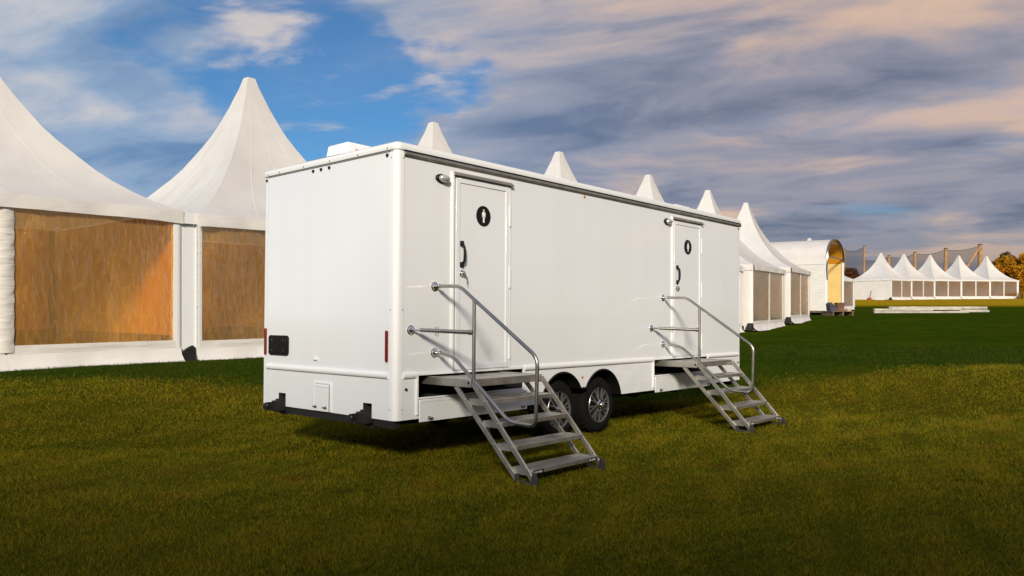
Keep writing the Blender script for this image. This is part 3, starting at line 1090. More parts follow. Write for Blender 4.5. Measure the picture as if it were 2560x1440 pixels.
ORANGE = [(0.52, 0.26, 0.015), (0.44, 0.22, 0.015), (0.30, 0.18, 0.014), (0.58, 0.26, 0.016)]
DARKG = [(0.08, 0.07, 0.012), (0.11, 0.075, 0.012), (0.05, 0.05, 0.010)]
RUSSET = [(0.15, 0.045, 0.014), (0.10, 0.035, 0.014), (0.17, 0.07, 0.015)]
GT = 'autumn trees beyond the far tents'
for u, D, h, rd, n, pal, lb, sd in [
        (2508, 144, 7.6, 3.9, 9000, ORANGE, 'orange leaved tree just right of the last far tent', 3),
        (2552, 146, 8.4, 4.4, 9000, ORANGE + DARKG[:1], 'tall dark and orange tree at the right edge of the photo', 4),
        (2605, 152, 8.8, 4.8, 7000, DARKG, 'dark green tree outside the right edge behind the orange ones', 6),
        (2665, 152, 8.0, 4.6, 6000, ORANGE, 'orange tree farthest right along the field edge', 9),
        (2120, 150, 5.6, 2.7, 5000, RUSSET, 'russet bush between the marquee and the far tents', 12)]:
    q = at(u, D)
    tree((q.x, q.y, gz(q.x, q.y) - 0.1), h, rd, n, pal, lb, 'tree' if 'tree' in lb else 'bush', 'autumn_tree' if 'tree' in lb else 'russet_bush', sd, GT if 'tree' in lb else None, low=0.08)

def treeline():
    """unseen trees added behind the viewpoint to darken the nearest grass"""
    r = np.random.default_rng(21)
    V, C = [], []
    for k in range(80):
        x, y = r.uniform(-17, 15), r.uniform(-20, -14)
        top = 9.2 + 0.42 * (-14 - y) + 0.2 * math.sin(x * 0.55) + r.normal(0, 0.3)  # crown height set so the added shade covers only the foreground
        rad = r.uniform(1.3, 2.2)
        for zc in (top - rad, top - rad * 2.2, top - rad * 3.6):
            n = 500
            d = r.standard_normal((n, 3))
            d /= np.linalg.norm(d, axis=1, keepdims=True)
            p = np.array([x, y, zc]) + d * rad * r.uniform(0.2, 1.1, (n, 1)) ** 0.5
            sz = 0.16 * r.uniform(0.6, 1.5, (n, 1))
            a1 = r.standard_normal((n, 3)); a1 /= np.linalg.norm(a1, axis=1, keepdims=True)
            a2 = np.cross(a1, r.standard_normal((n, 3))); a2 /= np.linalg.norm(a2, axis=1, keepdims=True)
            V.append(np.stack([p - a1 * sz, p + a2 * sz * 0.7, p + a1 * sz, p - a2 * sz * 0.7], 1).reshape(-1, 3))
            C.append(np.repeat(np.array([[0.07, 0.075, 0.015]]) * r.uniform(0.6, 1.4, (n, 1)), 4, 0))
    v, c = np.concatenate(V), np.concatenate(C)
    k = (v.reshape(-1, 4, 3)[:, :, 2].min(1) > 0.2)
    v, c = v.reshape(-1, 4, 3)[k].reshape(-1, 3), c.reshape(-1, 4, 3)[k].reshape(-1, 3)
    o = bpy.data.objects.new('treeline', tri_mesh('treeline', v, np.arange(len(v)).reshape(-1, 4), LEAF, c))
    COL.objects.link(o)
    o['kind'] = 'stuff'
    o['label'] = 'unseen mass of trees added behind the viewer to shade the near grass'


treeline()

# tall dry grass at the right edge of the far row
def dry_grass():
    n = 3000
    u = rng.uniform(2548, 2660, n)
    D = rng.uniform(122, 130, n)
    x = (u - 1280) / 1933.4 * D
    z = ground_z(x, D)
    h = rng.uniform(0.5, 1.3, n)
    w = 0.12
    a = rng.uniform(0, 6.28, n)
    v = np.stack([np.stack([x - np.cos(a) * w, D - np.sin(a) * w, z], 1), np.stack([x + np.cos(a) * w, D + np.sin(a) * w, z], 1), np.stack([x + rng.normal(0, 0.2, n), D + rng.normal(0, 0.2, n), z + h], 1)], 1).reshape(-1, 3)
    c = np.repeat(np.array([[0.26, 0.16, 0.02]]) * rng.uniform(0.6, 1.3, (n, 1)), 3, 0)
    o = bpy.data.objects.new('dry_grass', tri_mesh('dry_grass', v, np.arange(3 * n).reshape(-1, 3), LEAF, c))
    COL.objects.link(o)
    o['kind'] = 'stuff'
    o['label'] = 'tall golden dry grass beside the last far tent'


dry_grass()

# ------------------------------------------------------------------ restroom trailer
L, W, H, ZR = 7.0, 2.225, 2.45, 0.405
base_pt = TT + RT @ Vector((0, 0, ZG))
trailer = empty('restroom_trailer', base_pt, RT.to_euler('XYZ'))
obj_tag(trailer, 'long glossy white restroom trailer with two doors and two fold-out metal stairs on the lawn', 'trailer')
UP = (0, 0, -ZG)


def tp(name, mb, m, bevel=0.0, parent=None, sharp=35):
    """a part of the trailer (or a sub-part of one of its parts)"""
    return mb.build(name, m, parent or trailer, UP if parent is None else (0, 0, 0), bevel=bevel, sharp=sharp)


CR = 0.05
O1 = (0.265, 1.745)
DX = 4.165                              # from the first door's group to the second's
O2 = (4.40, 5.88)
ZO = (0.195, 0.398)
AR, AZ = 0.392, -0.072
WX = (2.447, 3.232)
body = MB()
# side wall with the doors, above the rub rail, then the skirt with its cut-outs
body.quad((CR, 0, ZR), (L - CR, 0, ZR), (L - CR, 0, H), (CR, 0, H))
def rect_side(x0, x1, z0, z1):
    body.quad((x0, 0, z0), (x1, 0, z0), (x1, 0, z1), (x0, 0, z1))
rect_side(CR, O1[0], 0, ZR)
for o_ in (O1, O2):
    rect_side(o_[0], o_[1], 0, ZO[0])
    rect_side(o_[0], o_[1], ZO[1], ZR)
rect_side(O2[1], L - CR, 0, ZR)
def arc(cx, a0, a1, n=16):
    return [(cx + AR * math.cos(a0 + (a1 - a0) * k / n), AZ + AR * math.sin(a0 + (a1 - a0) * k / n)) for k in range(n + 1)]
a_lo = math.asin(-AZ / AR)
zv = 0.12
a_v = math.asin((zv - AZ) / AR)
sk = [(O1[1], ZR), (O1[1], 0)] + arc(WX[0], math.pi - a_lo, a_v) + arc(WX[1], math.pi - a_v, a_lo) + [(O2[0], 0), (O2[0], ZR)]
body.quad(*[(x, 0, z) for x, z in sk])
# near end wall with two notches for the black arms
N1, N2, NZ = (0.33, 0.46), (1.762, 1.894), 0.135
def rect_end(y0, y1, z0, z1, x=0.0):
    body.quad((x, y0, z0), (x, y1, z0), (x, y1, z1), (x, y0, z1))
rect_end(CR, W - CR, NZ, H)
for a, b in ((CR, N1[0]), (N1[1], N2[0]), (N2[1], W - CR)):
    rect_end(a, b, 0, NZ)
rect_end(CR, W - CR, 0, H, L)
body.quad((CR, W, 0), (L - CR, W, 0), (L - CR, W, H), (CR, W, H))
# crowned roof
nr = 10
for k in range(nr):
    y0, y1 = W * k / nr, W * (k + 1) / nr
    zz = lambda y: H + 0.05 + 0.03 * math.sin(math.pi * y / W)
    body.quad((0.01, y0, zz(y0)), (L - 0.01, y0, zz(y0)), (L - 0.01, y1, zz(y1)), (0.01, y1, zz(y1)))
tp('body', body, M['paint'])

mb = MB()
for cx, cy, a0 in ((CR, CR, math.pi), (L - CR, CR, 1.5 * math.pi), (L - CR, W - CR, 0), (CR, W - CR, 0.5 * math.pi)):
    n = 8
    m2 = MB()
    ps = [(cx + CR * math.cos(a0 + math.pi / 2 * k / n), cy + CR * math.sin(a0 + math.pi / 2 * k / n)) for k in range(n + 1)]
    # trim laps 25 mm onto both walls, 4 mm proud
    e0_ = (ps[0][0] + (ps[0][0] - cx) * 0.08, ps[0][1] + (ps[0][1] - cy) * 0.08)
    q = []
    for k, (x, y) in enumerate(ps):
        q.append((x + (x - cx) * 0.07, y + (y - cy) * 0.07))
    t0 = Vector((-(ps[0][1] - cy), ps[0][0] - cx)).normalized() * -0.035
    t1 = Vector((-(ps[-1][1] - cy), ps[-1][0] - cx)).normalized() * 0.035
    q = [(q[0][0] + t0.x, q[0][1] + t0.y)] + q + [(q[-1][0] + t1.x, q[-1][1] + t1.y)]
    for (xa, ya), (xb, yb) in zip(q[:-1], q[1:]):
        m2.quad((xa, ya, 0.0), (xb, yb, 0.0), (xb, yb, H), (xa, ya, H))
    tp('corner_trim', m2, M['trim'], sharp=50)

# rounded white roof cap, ring round the top
mb = MB()
prof_cap = [(0.0, 0.0), (0.014, 0.004), (0.020, 0.03), (0.014, 0.056), (-0.01, 0.074), (-0.05, 0.080), (-0.09, 0.072)]
ring = []
for o_, dz in prof_cap:
    r_ = CR + o_
    pts_ = []
    for cx, cy, a0 in ((CR, CR, math.pi), (L - CR, CR, 1.5 * math.pi), (L - CR, W - CR, 0), (CR, W - CR, 0.5 * math.pi)):
        for k in range(7):
            a = a0 + math.pi / 2 * k / 6
            if r_ > 0:
                pts_.append((cx + r_ * math.cos(a), cy + r_ * math.sin(a), H + dz))
            else:
                pts_.append((cx - r_ * (1 if cx < 1 else -1), cy - r_ * (1 if cy < 1 else -1), H + dz))
    ring.append(pts_)
n = len(ring[0])
vs = [p_ for r_ in ring for p_ in r_]
mb.add(vs, [(i * n + j, i * n + (j + 1) % n, (i + 1) * n + (j + 1) % n, (i + 1) * n + j) for i in range(len(ring) - 1) for j in range(n)])
cap = tp('roof_cap', mb, M['trim'])
mb = MB()
mb.box(-0.006, 0.0, CR, W - CR, H - 0.012, H - 0.005)
tp('cap_seam', mb, M['greyline'])
mb = MB()
for y in (0.115, 0.55, 1.0, 1.45, 1.9, 2.12):
    mb.lathe([(0.0001, -0.026), (0.006, -0.024), (0.007, -0.018)], (0.0, y, H + 0.02), 0, 8)
for z in (0.1, 1.0, 2.38):
    mb.lathe([(0.0001, -0.009), (0.006, -0.007), (0.006, 0.0)], (0.0, 0.07, z), 0, 8)
    mb.lathe([(0.0001, -0.009), (0.006, -0.007), (0.006, 0.0)], (0.075, 0.0, z), 1, 8)
tp('rivet', mb, M['steel'])

# gutter along the door side: black rubber over an aluminium strip
mb = MB().prism([(-0.028, 2.415), (-0.028, 2.437), (0.0, 2.437), (0.0, 2.398), (-0.012, 2.398)], 0, 0.075, L - 0.02)
gut = tp('awning_rail', mb, M['alu'])
MB().box(0.076, L - 0.021, -0.024, -0.001, 2.4375, 2.455).build('rubber_seal', M['black'], gut)

# half-round rub rails
def rail(a, b, nrm):
    a, b, nrm = Vector(a), Vector(b), Vector(nrm)
    mb = MB()
    pr = [(-0.030, 0), (-0.028, 0.012), (-0.018, 0.020), (0, 0.024), (0.018, 0.020), (0.028, 0.012), (0.030, 0)]
    for k in range(6):
        (za, oa), (zb, ob) = pr[k], pr[k + 1]
        mb.quad(a + nrm * oa + Vector((0, 0, za)), b + nrm * oa + Vector((0, 0, za)), b + nrm * ob + Vector((0, 0, zb)), a + nrm * ob + Vector((0, 0, zb)))
    for p_ in (a, b):
        mb.quad(*[p_ + nrm * o_ + Vector((0, 0, z_)) for z_, o_ in pr])
    tp('rub_rail', mb, M['trim'], sharp=60)
rail((0, 0.095, ZR), (0, W - 0.10, ZR), (-1, 0, 0))
for a, b in ((0.088, O1[0] - 0.03), (O1[1] + 0.03, O2[0] - 0.03), (O2[1] + 0.03, L - 0.09)):
    rail((a, 0, ZR), (b, 0, ZR), (0, -1, 0))

# chassis and wheel boxes
mb = MB()
mb.box(0.02, L - 0.05, 0.32, 0.42, -0.09, -0.004)
mb.box(0.02, L - 0.05, W - 0.42, W - 0.32, -0.09, -0.004)
mb.box(0.02, 0.10, 0.05, W - 0.05, -0.075, -0.005)
for x in (1.0, 2.0, 4.2, 5.2, 6.2, 6.9):
    mb.box(x, x + 0.06, 0.12, W - 0.12, -0.085, -0.004)
mb.box(0.03, L - 0.03, 0.30, W - 0.30, -0.004, 0.0)
for y0, y1 in ((0.02, 0.30), (W - 0.30, W - 0.02)):
    mb.box(0.03, WX[0] - 0.44, y0, y1, -0.004, 0.0)
    mb.box(WX[1] + 0.44, L - 0.03, y0, y1, -0.004, 0.0)
for x in WX:
    mb.tube([(x, 0.1, -0.105), (x, W - 0.1, -0.105)], 0.05, 10)
tp('chassis', mb, M['matt'])
mb = MB()
x0, x1 = WX[0] - 0.42, WX[1] + 0.42
mb.quad((x0, 0.30, 0.0), (x1, 0.30, 0.0), (x1, 0.30, 0.36), (x0, 0.30, 0.36))
mb.quad((x0, 0.004, 0.36), (x1, 0.004, 0.36), (x1, 0.30, 0.36), (x0, 0.30, 0.36))
mb.quad((x0, 0.004, 0.0), (x0, 0.30, 0.0), (x0, 0.30, 0.36), (x0, 0.004, 0.36))
mb.quad((x1, 0.004, 0.0), (x1, 0.30, 0.0), (x1, 0.30, 0.36), (x1, 0.004, 0.36))
tp('wheel_box', mb, M['matt'])
mb = MB()
inner = arc(WX[0], math.pi - a_lo, a_v) + arc(WX[1], math.pi - a_v, a_lo)
for (xa, za), (xb, zb) in zip(inner[:-1], inner[1:]):
    mb.quad((xa, -0.014, za), (xb, -0.014, zb), (xb, 0.16, zb), (xa, 0.16, za))
    d_ = Vector((xb - xa, 0, zb - za)).normalized()
    nn = Vector((-d_.z, 0, d_.x)) * 0.016
    mb.quad((xa, -0.014, za), (xb, -0.014, zb), (xb + nn.x, -0.004, zb + nn.z), (xa + nn.x, -0.004, za + nn.z))
tp('arch_trim', mb, M['black'])


def make_wheel(x, y0, flip=1):
    w = empty('wheel', (x, y0, -ZG - 0.105), (0, 0, 0 if flip > 0 else math.pi), trailer)
    r = 0.332
    prof_t = [(0.207, 0.02), (0.212, 0.004), (0.235, -0.004), (0.27, -0.004), (0.30, 0.004), (0.320, 0.022), (r, 0.045), (r, 0.165), (0.320, 0.19), (0.27, 0.205), (0.21, 0.19)]
    mb = MB()
    n = 56
    mb.lathe(prof_t, (0, 0, 0), 1, n, cap=False)
    for k in range(n // 2):
        a = 2 * math.pi * k / (n // 2)
        Mx = Matrix.Rotation(-a, 4, 'Y')
        mb.box(r - 0.004, r + 0.006, 0.035, 0.095, -0.022, 0.022, 0, Mx)
        mb.box(r - 0.004, r + 0.006, 0.105, 0.17, 0.0, 0.045, 0, Mx)
    ty = mb.build('tyre', M['rubber'], w)
    mb = MB()
    mb.lathe([(0.210, 0.0), (0.207, -0.005), (0.203, -0.002), (0.201, 0.02)], (0, 0, 0), 1, 48, 1, cap=False)
    mb.lathe([(0.201, 0.02), (0.190, 0.09), (0.0001, 0.10)], (0, 0, 0), 1, 48, 0, cap=False)
    for k in range(8):
        a = 2 * math.pi * (k + 0.3) / 8
        def sp(r_, da, y_):
            return Vector((r_ * math.cos(a + da), y_, r_ * math.sin(a + da)))
        up_ = Vector((0, 1, 0))
        mb.bar(sp(0.045, 0, 0.0), sp(0.105, 0, 0.006), 0.012, 0.02, up_, 1)
        for s_ in (-1, 1):
            mb.bar(sp(0.095, s_ * 0.04, 0.005), sp(0.198, s_ * 0.17, 0.010), 0.0085, 0.018, up_, 1)
            mb.bar(sp(0.06, s_ * 0.10, 0.022), sp(0.198, s_ * 0.17, 0.024), 0.020, 0.014, up_, 0)
    mb.build('rim', [M['matt'], M['silver']], w)
    mb = MB()
    mb.lathe([(0.058, 0.02), (0.056, -0.012), (0.043, -0.022), (0.040, -0.045), (0.030, -0.056), (0.0001, -0.058)], (0, 0, 0), 1, 24)
    for k in range(6):
        a = 2 * math.pi * k / 6
        mb.lathe([(0.010, 0.01), (0.010, -0.018), (0.006, -0.024), (0.0001, -0.025)], (0.078 * math.cos(a), 0, 0.078 * math.sin(a)), 1, 8)
    mb.build('hub_cap', M['chrome'], w)
    return w


for x in WX:
    make_wheel(x, 0.05)
    make_wheel(x, W - 0.05, -1)


# doors --------------------------------------------------------------------
def figure(mb, cx, cz, y, woman, m=1):
    def disc(x, z, r):
        mb.prism([(x + r * math.cos(2 * math.pi * k / 16), z + r * math.sin(2 * math.pi * k / 16)) for k in range(16)], 1, y, y - 0.0015, m)
    s_ = 1.0
    disc(cx, cz + 0.058, 0.0095)
    def poly(pts_):
        mb.prism([(cx + x, cz + z) for x, z in pts_], 1, y, y - 0.0015, m)
    if not woman:
        poly([(-0.014, 0.044), (0.014, 0.044), (0.020, 0.037), (0.0125, -0.005), (-0.0125, -0.005), (-0.020, 0.037)])
        poly([(-0.0245, 0.034), (-0.018, 0.034), (-0.0185, -0.012), (-0.024, -0.012)])
        poly([(0.018, 0.034), (0.0245, 0.034), (0.024, -0.012), (0.0185, -0.012)])
        poly([(-0.0125, -0.007), (-0.0015, -0.007), (-0.0025, -0.066), (-0.0115, -0.066)])
        poly([(0.0015, -0.007), (0.0125, -0.007), (0.0115, -0.066), (0.0025, -0.066)])
    else:
        poly([(-0.012, 0.044), (0.012, 0.044), (0.019, 0.036), (0.0125, 0.012), (0.024, -0.028), (-0.024, -0.028), (-0.0125, 0.012), (-0.019, 0.036)])
        poly([(-0.0225, 0.033), (-0.018, 0.033), (-0.026, -0.008), (-0.030, -0.008)])
        poly([(0.018, 0.033), (0.0225, 0.033), (0.030, -0.008), (0.026, -0.008)])
        poly([(-0.010, -0.030), (-0.002, -0.030), (-0.003, -0.066), (-0.009, -0.066)])
        poly([(0.002, -0.030), (0.010, -0.030), (0.009, -0.066), (0.003, -0.066)])


def make_door(x0, woman, keys):
    x1, z0, z1 = x0 + 0.778, 0.428, 2.302
    fr = MB()
    fr.box(x0 - 0.042, x0 - 0.016, -0.018, 0.0, z0 - 0.03, z1 + 0.045)
    fr.box(x0 - 0.056, x0 - 0.042, -0.008, 0.0, z0 - 0.03, z1 + 0.052)
    fr.box(x1 + 0.008, x1 + 0.030, -0.014, 0.0, z0 - 0.03, z1 + 0.03)
    fr.box(x0 - 0.0095, x1 + 0.0075, -0.013, 0.0, z0 - 0.028, z0 - 0.006)
    fr.box(x0 - 0.0095, x1 + 0.0075, -0.012, 0.0, z1 + 0.008, z1 + 0.035)
    f_ = tp('door_frame', fr, M['trim'], 0.002)
    MB().prism([(-0.012, z1 + 0.012), (-0.046, z1 + 0.010), (-0.046, z1 + 0.018), (-0.008, z1 + 0.050), (0.0, z1 + 0.050), (0.0, z1 + 0.036), (-0.012, z1 + 0.036)], 0, x0 - 0.036, x1 + 0.045).build('drip_cap', M['alu'], f_)
    MB().box(x0 - 0.0155, x0 + 0.0035, -0.004, 0.0, z0, z1 + 0.004).build('door_seal', M['gap'], f_)
    d = MB()
    d.box(x0 + 0.004, x1, -0.010, -0.0005, z0, z1)
    e_ = 0.052
    for a in ((x0 + 0.004, x0 + 0.004 + e_, z0, z1), (x1 - e_, x1, z0, z1)):
        d.box(a[0], a[1], -0.019, -0.010, a[2], a[3])
    d.box(x0 + 0.004 + e_, x1 - e_, -0.0185, -0.010, z0, z0 + e_)
    d.box(x0 + 0.004 + e_, x1 - e_, -0.0185, -0.010, z1 - e_, z1)
    door = tp('door', d, M['paint'], 0.002)
    # sign
    cx, cz, y = x0 + 0.391, 1.958, -0.010
    sg = MB()
    sg.lathe([(0.102, 0.0), (0.104, -0.002), (0.102, -0.006), (0.0001, -0.006)], (cx, y, cz), 1, 48, 0)
    figure(sg, cx, cz, y - 0.006, woman)
    s_ = sg.build('sign', [M['black'], M['white_print']], door)
    s_['label'] = 'round black sign with a white woman figure' if woman else 'round black sign with a white man figure'
    hb = MB()
    hx = x0 + 0.082
    hb.tube(fillet([(hx, -0.012, 1.452), (hx, -0.055, 1.478), (hx, -0.062, 1.555), (hx, -0.055, 1.632), (hx, -0.012, 1.658)], 0.03), 0.0125, 10)
    for z in (1.452, 1.658):
        hb.box(hx - 0.017, hx + 0.017, -0.034, -0.010, z - 0.026, z + 0.026)
    hb.build('handle', M['black'], door, bevel=0.004)
    lk = MB()
    lk.lathe([(0.034, 0.0), (0.034, -0.010), (0.026, -0.018), (0.024, -0.034), (0.015, -0.038), (0.0001, -0.038)], (hx + 0.006, -0.010, 1.367), 1, 24)
    lk_o = lk.build('lock', M['chrome'], door)
    if keys:
        kb = MB()
        kb.box(hx + 0.003, hx + 0.009, -0.066, -0.046, 1.350, 1.372)
        kb.tube([(hx + 0.008, -0.058, 1.355), (hx + 0.030, -0.06, 1.335), (hx + 0.034, -0.058, 1.325)], 0.003, 6)
        kb.box(hx + 0.026, hx + 0.042, -0.061, -0.058, 1.300, 1.327)
        kb.box(hx + 0.030, hx + 0.038, -0.060, -0.058, 1.262, 1.300)
        kb.build('key', M['steel'], door)
    for z in (0.62, 1.36, 2.0):
        MB().box(x1 - 0.004, x1 + 0.018, -0.026, -0.0195, z - 0.11, z + 0.11).build('hinge', M['trim'], door)


def porch_light(x, z):
    mb = MB()
    mb.lathe([(0.080, 0.0), (0.080, -0.014), (0.072, -0.022), (0.0001, -0.024)], (x, 0, z), 1, 32, 0, 1.0, 0.56)
    p_ = tp('porch_light', mb, M['black'])
    mb = MB()
    mb.lathe([(0.064, -0.020), (0.062, -0.040), (0.050, -0.056), (0.028, -0.066), (0.0001, -0.069)], (x + 0.012, 0, z), 1, 32, 0, 1.0, 0.58)
    mb.build('light_lens', M['lens'], p_)


make_door(0.727, False, True)
make_door(0.727 + 4.178, True, False)
porch_light(0.548, 2.257)
porch_light(4.738, 2.264)

# step compartments --------------------------------------------------------
for k, (a, b) in enumerate((O1, O2)):
    rc = MB()
    z0, z1 = ZO
    dp = 1.25
    rc.quad((a, 0.002, z0), (b, 0.002, z0), (b, dp, z0), (a, dp, z0))
    rc.quad((a, 0.002, z1), (b, 0.002, z1), (b, dp, z1), (a, dp, z1))
    rc.quad((a, 0.002, z0), (a, dp, z0), (a, dp, z1), (a, 0.002, z1))
    rc.quad((b, 0.002, z0), (b, dp, z0), (b, dp, z1), (b, 0.002, z1))
    rc.quad((a, dp, z0), (b, dp, z0), (b, dp, z1), (a, dp, z1))
    rc.box(a + 0.03, a + 0.07, 0.05, dp - 0.02, z0 + 0.085, z0 + 0.115)
    rc.box(b - 0.07, b - 0.03, 0.05, dp - 0.02, z0 + 0.085, z0 + 0.115)
    cp = tp('step_compartment', rc, M['matt'])
    fr = MB()
    w_ = 0.024
    fr.box(a - w_, a, -0.016, 0.0, z0 - 0.16, z1 + w_)
    fr.box(b, b + w_, -0.016, 0.0, z0 - 0.02, z1 + w_)
    fr.box(a, b, -0.0155, 0.0, z1, z1 + w_)
    fr.box(a, b, -0.0155, 0.0, z0 - 0.014, z0)
    fr.build('compartment_frame', M['trim'], cp, bevel=0.002)
    fl = MB()
    fl.box(a + 0.004, b + 0.045, -0.030, -0.018, -0.030, z0 - 0.018)
    fl.box(a + 0.010, b + 0.040, -0.034, -0.030, z0 - 0.045, z0 - 0.020)
    f_ = tp('compartment_flap', fl, M['paint'], 0.002)
    for x in (a + 0.115, b - 0.035):
        lt = MB()
        lt.lathe([(0.017, 0.0), (0.017, -0.012), (0.011, -0.016), (0.011, -0.03), (0.0001, -0.032)], (x, -0.030, 0.002), 1, 14)
        lt.box(x, x + 0.036, -0.054, -0.046, -0.006, 0.008)
        lt.build('latch', M['steel'], f_)

# marker lamps and small fittings -------------------------------------------
def dot(p_, axis, r, m):
    mb = MB()
    mb.lathe([(r, 0.0), (r, -0.006), (r * 0.75, -0.014), (0.0001, -0.017)], p_, axis, 14)
    tp('marker_light', mb, m)
for y, z in ((2.165, 2.41), (1.30, 2.408), (1.164, 2.409), (1.027, 2.41), (0.133, 2.41)):
    dot((0, y, z), 0, 0.017, M['matt'])
for x, z, m_ in ((0.125, 0.278, 'matt'), (2.84, 2.37, 'amber'), (6.93, 2.365, 'matt'), (6.90, 0.276, 'matt'), (2.814, 0.252, 'amber')):
    dot((x, 0, z), 1, 0.014, M[m_])
for y in (2.150, 0.113):
    mb = MB()
    hw = 0.013
    z0, z1 = 0.54, 0.80
    pl = [(y - hw, z0), (y + hw, z0), (y + hw, z1), (y - hw, z1)]
    out = [(y + hw * math.cos(math.pi + math.pi * k / 8), z0 + hw * math.sin(math.pi + math.pi * k / 8)) for k in range(9)] + [(y + hw * math.cos(math.pi * k / 8), z1 + hw * math.sin(math.pi * k / 8)) for k in range(9)]
    mb.prism(out, 0, -0.022, 0.0)
    tp('tail_light', mb, M['red'], 0.004)
mb = MB()
def rrect(y0, y1, z0, z1, r, n=5):
    out = []
    for cx, cz, a0 in ((y1 - r, z1 - r, 0), (y0 + r, z1 - r, 90), (y0 + r, z0 + r, 180), (y1 - r, z0 + r, 270)):
        out += [(cx + r * math.cos(R(a0 + 90 * k / n)), cz + r * math.sin(R(a0 + 90 * k / n))) for k in range(n + 1)]
    return out
mb.prism(rrect(1.708, 2.085, 0.53, 0.74, 0.035), 0, -0.016, 0.0)
mb.prism(rrect(1.735, 2.058, 0.552, 0.718, 0.025), 0, -0.024, -0.016)
ht = tp('service_hatch', mb, M['black'], 0.004)
for y in (1.79, 2.0):
    for z in (0.58, 0.69):
        MB().lathe([(0.008, -0.024), (0.007, -0.030), (0.0001, -0.031)], (0, y, z), 0, 10).build('hatch_screw', M['steel'], ht)
mb = MB().box(-0.022, 0.0, 1.195, 1.25, 0.503, 0.527)
tp('plate_lamp', mb, M['trim'], 0.004)
# access door low on the end wall
mb = MB()
y0, y1, z0, z1 = 0.955, 1.245, 0.005, 0.295
mb.box(-0.010, 0.0, y1 - 0.022, y1, z0, z1)
mb.box(-0.010, 0.0, y0, y0 + 0.022, z0, z1)
mb.box(-0.0095, 0.0, y0 + 0.022, y1 - 0.022, z1 - 0.022, z1)
af = tp('access_frame', mb, M['trim'], 0.002)
mb = MB()
mb.box(-0.014, -0.006, y0 + 0.034, y1 - 0.026, z0 - 0.002, z1 - 0.032)
mb.box(-0.018, -0.014, y0 + 0.034, y1 - 0.026, z1 - 0.052, z1 - 0.04)
ad = tp('access_door', mb, M['paint'], 0.002)
MB().box(-0.005, -0.001, y0 + 0.022, y0 + 0.033, z0, z1 - 0.022).build('access_gap', M['gap'], af)
for y in (1.028, 1.195):
    mb = MB()
    mb.lathe([(0.016, -0.012), (0.016, -0.024), (0.010, -0.028), (0.0001, -0.029)], (0, y, 0.045), 0, 12)
    mb.box(-0.040, -0.029, y - 0.006, y + 0.032, 0.040, 0.050)
    mb.build('latch', M['steel'], ad)
# black arms through the notches
for a, b in (N1, N2):
    mb = MB()
    mb.box(-0.085, 0.32, a + 0.004, b - 0.004, -0.045, 0.058)
    mb.box(-0.05, 0.32, a + 0.02, b - 0.02, 0.058, 0.075)
    c_ = b - 0.03
    mb.box(-0.15, -0.085, c_ + 0.0, c_ + 0.022, -0.03, 0.045)
    mb.lathe([(0.040, c_ + 0.0), (0.040, c_ + 0.022)], (-0.15, 0, 0.006), 1, 18)
    mb.lathe([(0.012, c_ - 0.004), (0.012, c_ + 0.026)], (-0.152, 0, 0.012), 1, 10, 1)
    ar = tp('towing_arm', mb, [M['matt'], M['chrome']], 0.003)
    nb = MB()
    nb.quad((0.002, a, 0.0), (0.002, b, 0.0), (0.35, b, 0.0), (0.35, a, 0.0))
    nb.quad((0.0, b, 0.0), (0.35, b, 0.0), (0.35, b, NZ), (0.0, b, NZ))
    nb.quad((0.0, a, 0.0), (0.35, a, 0.0), (0.35, a, NZ), (0.0, a, NZ))
    nb.quad((0.0, a, NZ), (0.0, b, NZ), (0.35, b, NZ), (0.35, a, NZ))
    nb.quad((0.35, a, 0.0), (0.35, b, 0.0), (0.35, b, NZ), (0.35, a, NZ))
    tp('arm_recess', nb, M['gap'])

# roof vents ----------------------------------------------------------------
def text_mesh(s_, size, m_, loc, parent, rot=(R(90), 0, 0)):
    cu = bpy.data.curves.new('lettering', 'FONT')
    cu.body = s_
    cu.size = size
    cu.extrude = 0.0008
    cu.space_character = 1.05
    o = bpy.data.objects.new('lettering_source', cu)
    COL.objects.link(o)
    dg = bpy.context.evaluated_depsgraph_get()
    me = bpy.data.meshes.new_from_object(o.evaluated_get(dg))
    wd = max(v.co.x for v in me.vertices)
    bpy.data.objects.remove(o)
    bpy.data.curves.remove(cu)
    me.materials.clear()
    me.materials.append(m_)
    t_ = bpy.data.objects.new('lettering', me)
    COL.objects.link(t_)
    t_.parent = parent
    t_.location = loc
    t_.rotation_euler = rot
    return t_, wd


def roof_vent(x0, x1, y0, y1, h, slope):
    zr = H + 0.055
    mb = MB()
    i_ = 0.035
    z0, z1 = zr, zr + h
    xs = x1 - slope
    pb = [(x0, y0), (x1, y0), (x1, y1), (x0, y1)]
    pt = [(x0 + i_, y0 + i_), (xs, y0 + i_), (xs, y1 - i_), (x0 + i_, y1 - i_)]
    vs = [(x, y, z0) for x, y in pb] + [(x, y, z1) for x, y in pt]
    mb.add(vs, [(4, 5, 6, 7), (0, 1, 5, 4), (1, 2, 6, 5), (2, 3, 7, 6), (3, 0, 4, 7)])
    mb.box(x0 - 0.02, x1 + 0.02, y0 - 0.02, y1 + 0.02, zr - 0.03, zr + 0.012)
    v_ = tp('roof_vent', mb, M['plastic'], 0.018)
    tilt = math.atan2(i_, h)
    o, wd = text_mesh('MAXX', 0.052, M['red_print'], (x0 + 0.12, y0 + i_ * 0.62 - 0.0035, z0 + h * 0.62), v_, (R(90) - tilt, 0, 0))
    text_mesh('AIR', 0.052, M['blue_print'], (x0 + 0.12 + wd + 0.008, y0 + i_ * 0.62 - 0.0035, z0 + h * 0.62), v_, (R(90) - tilt, 0, 0))


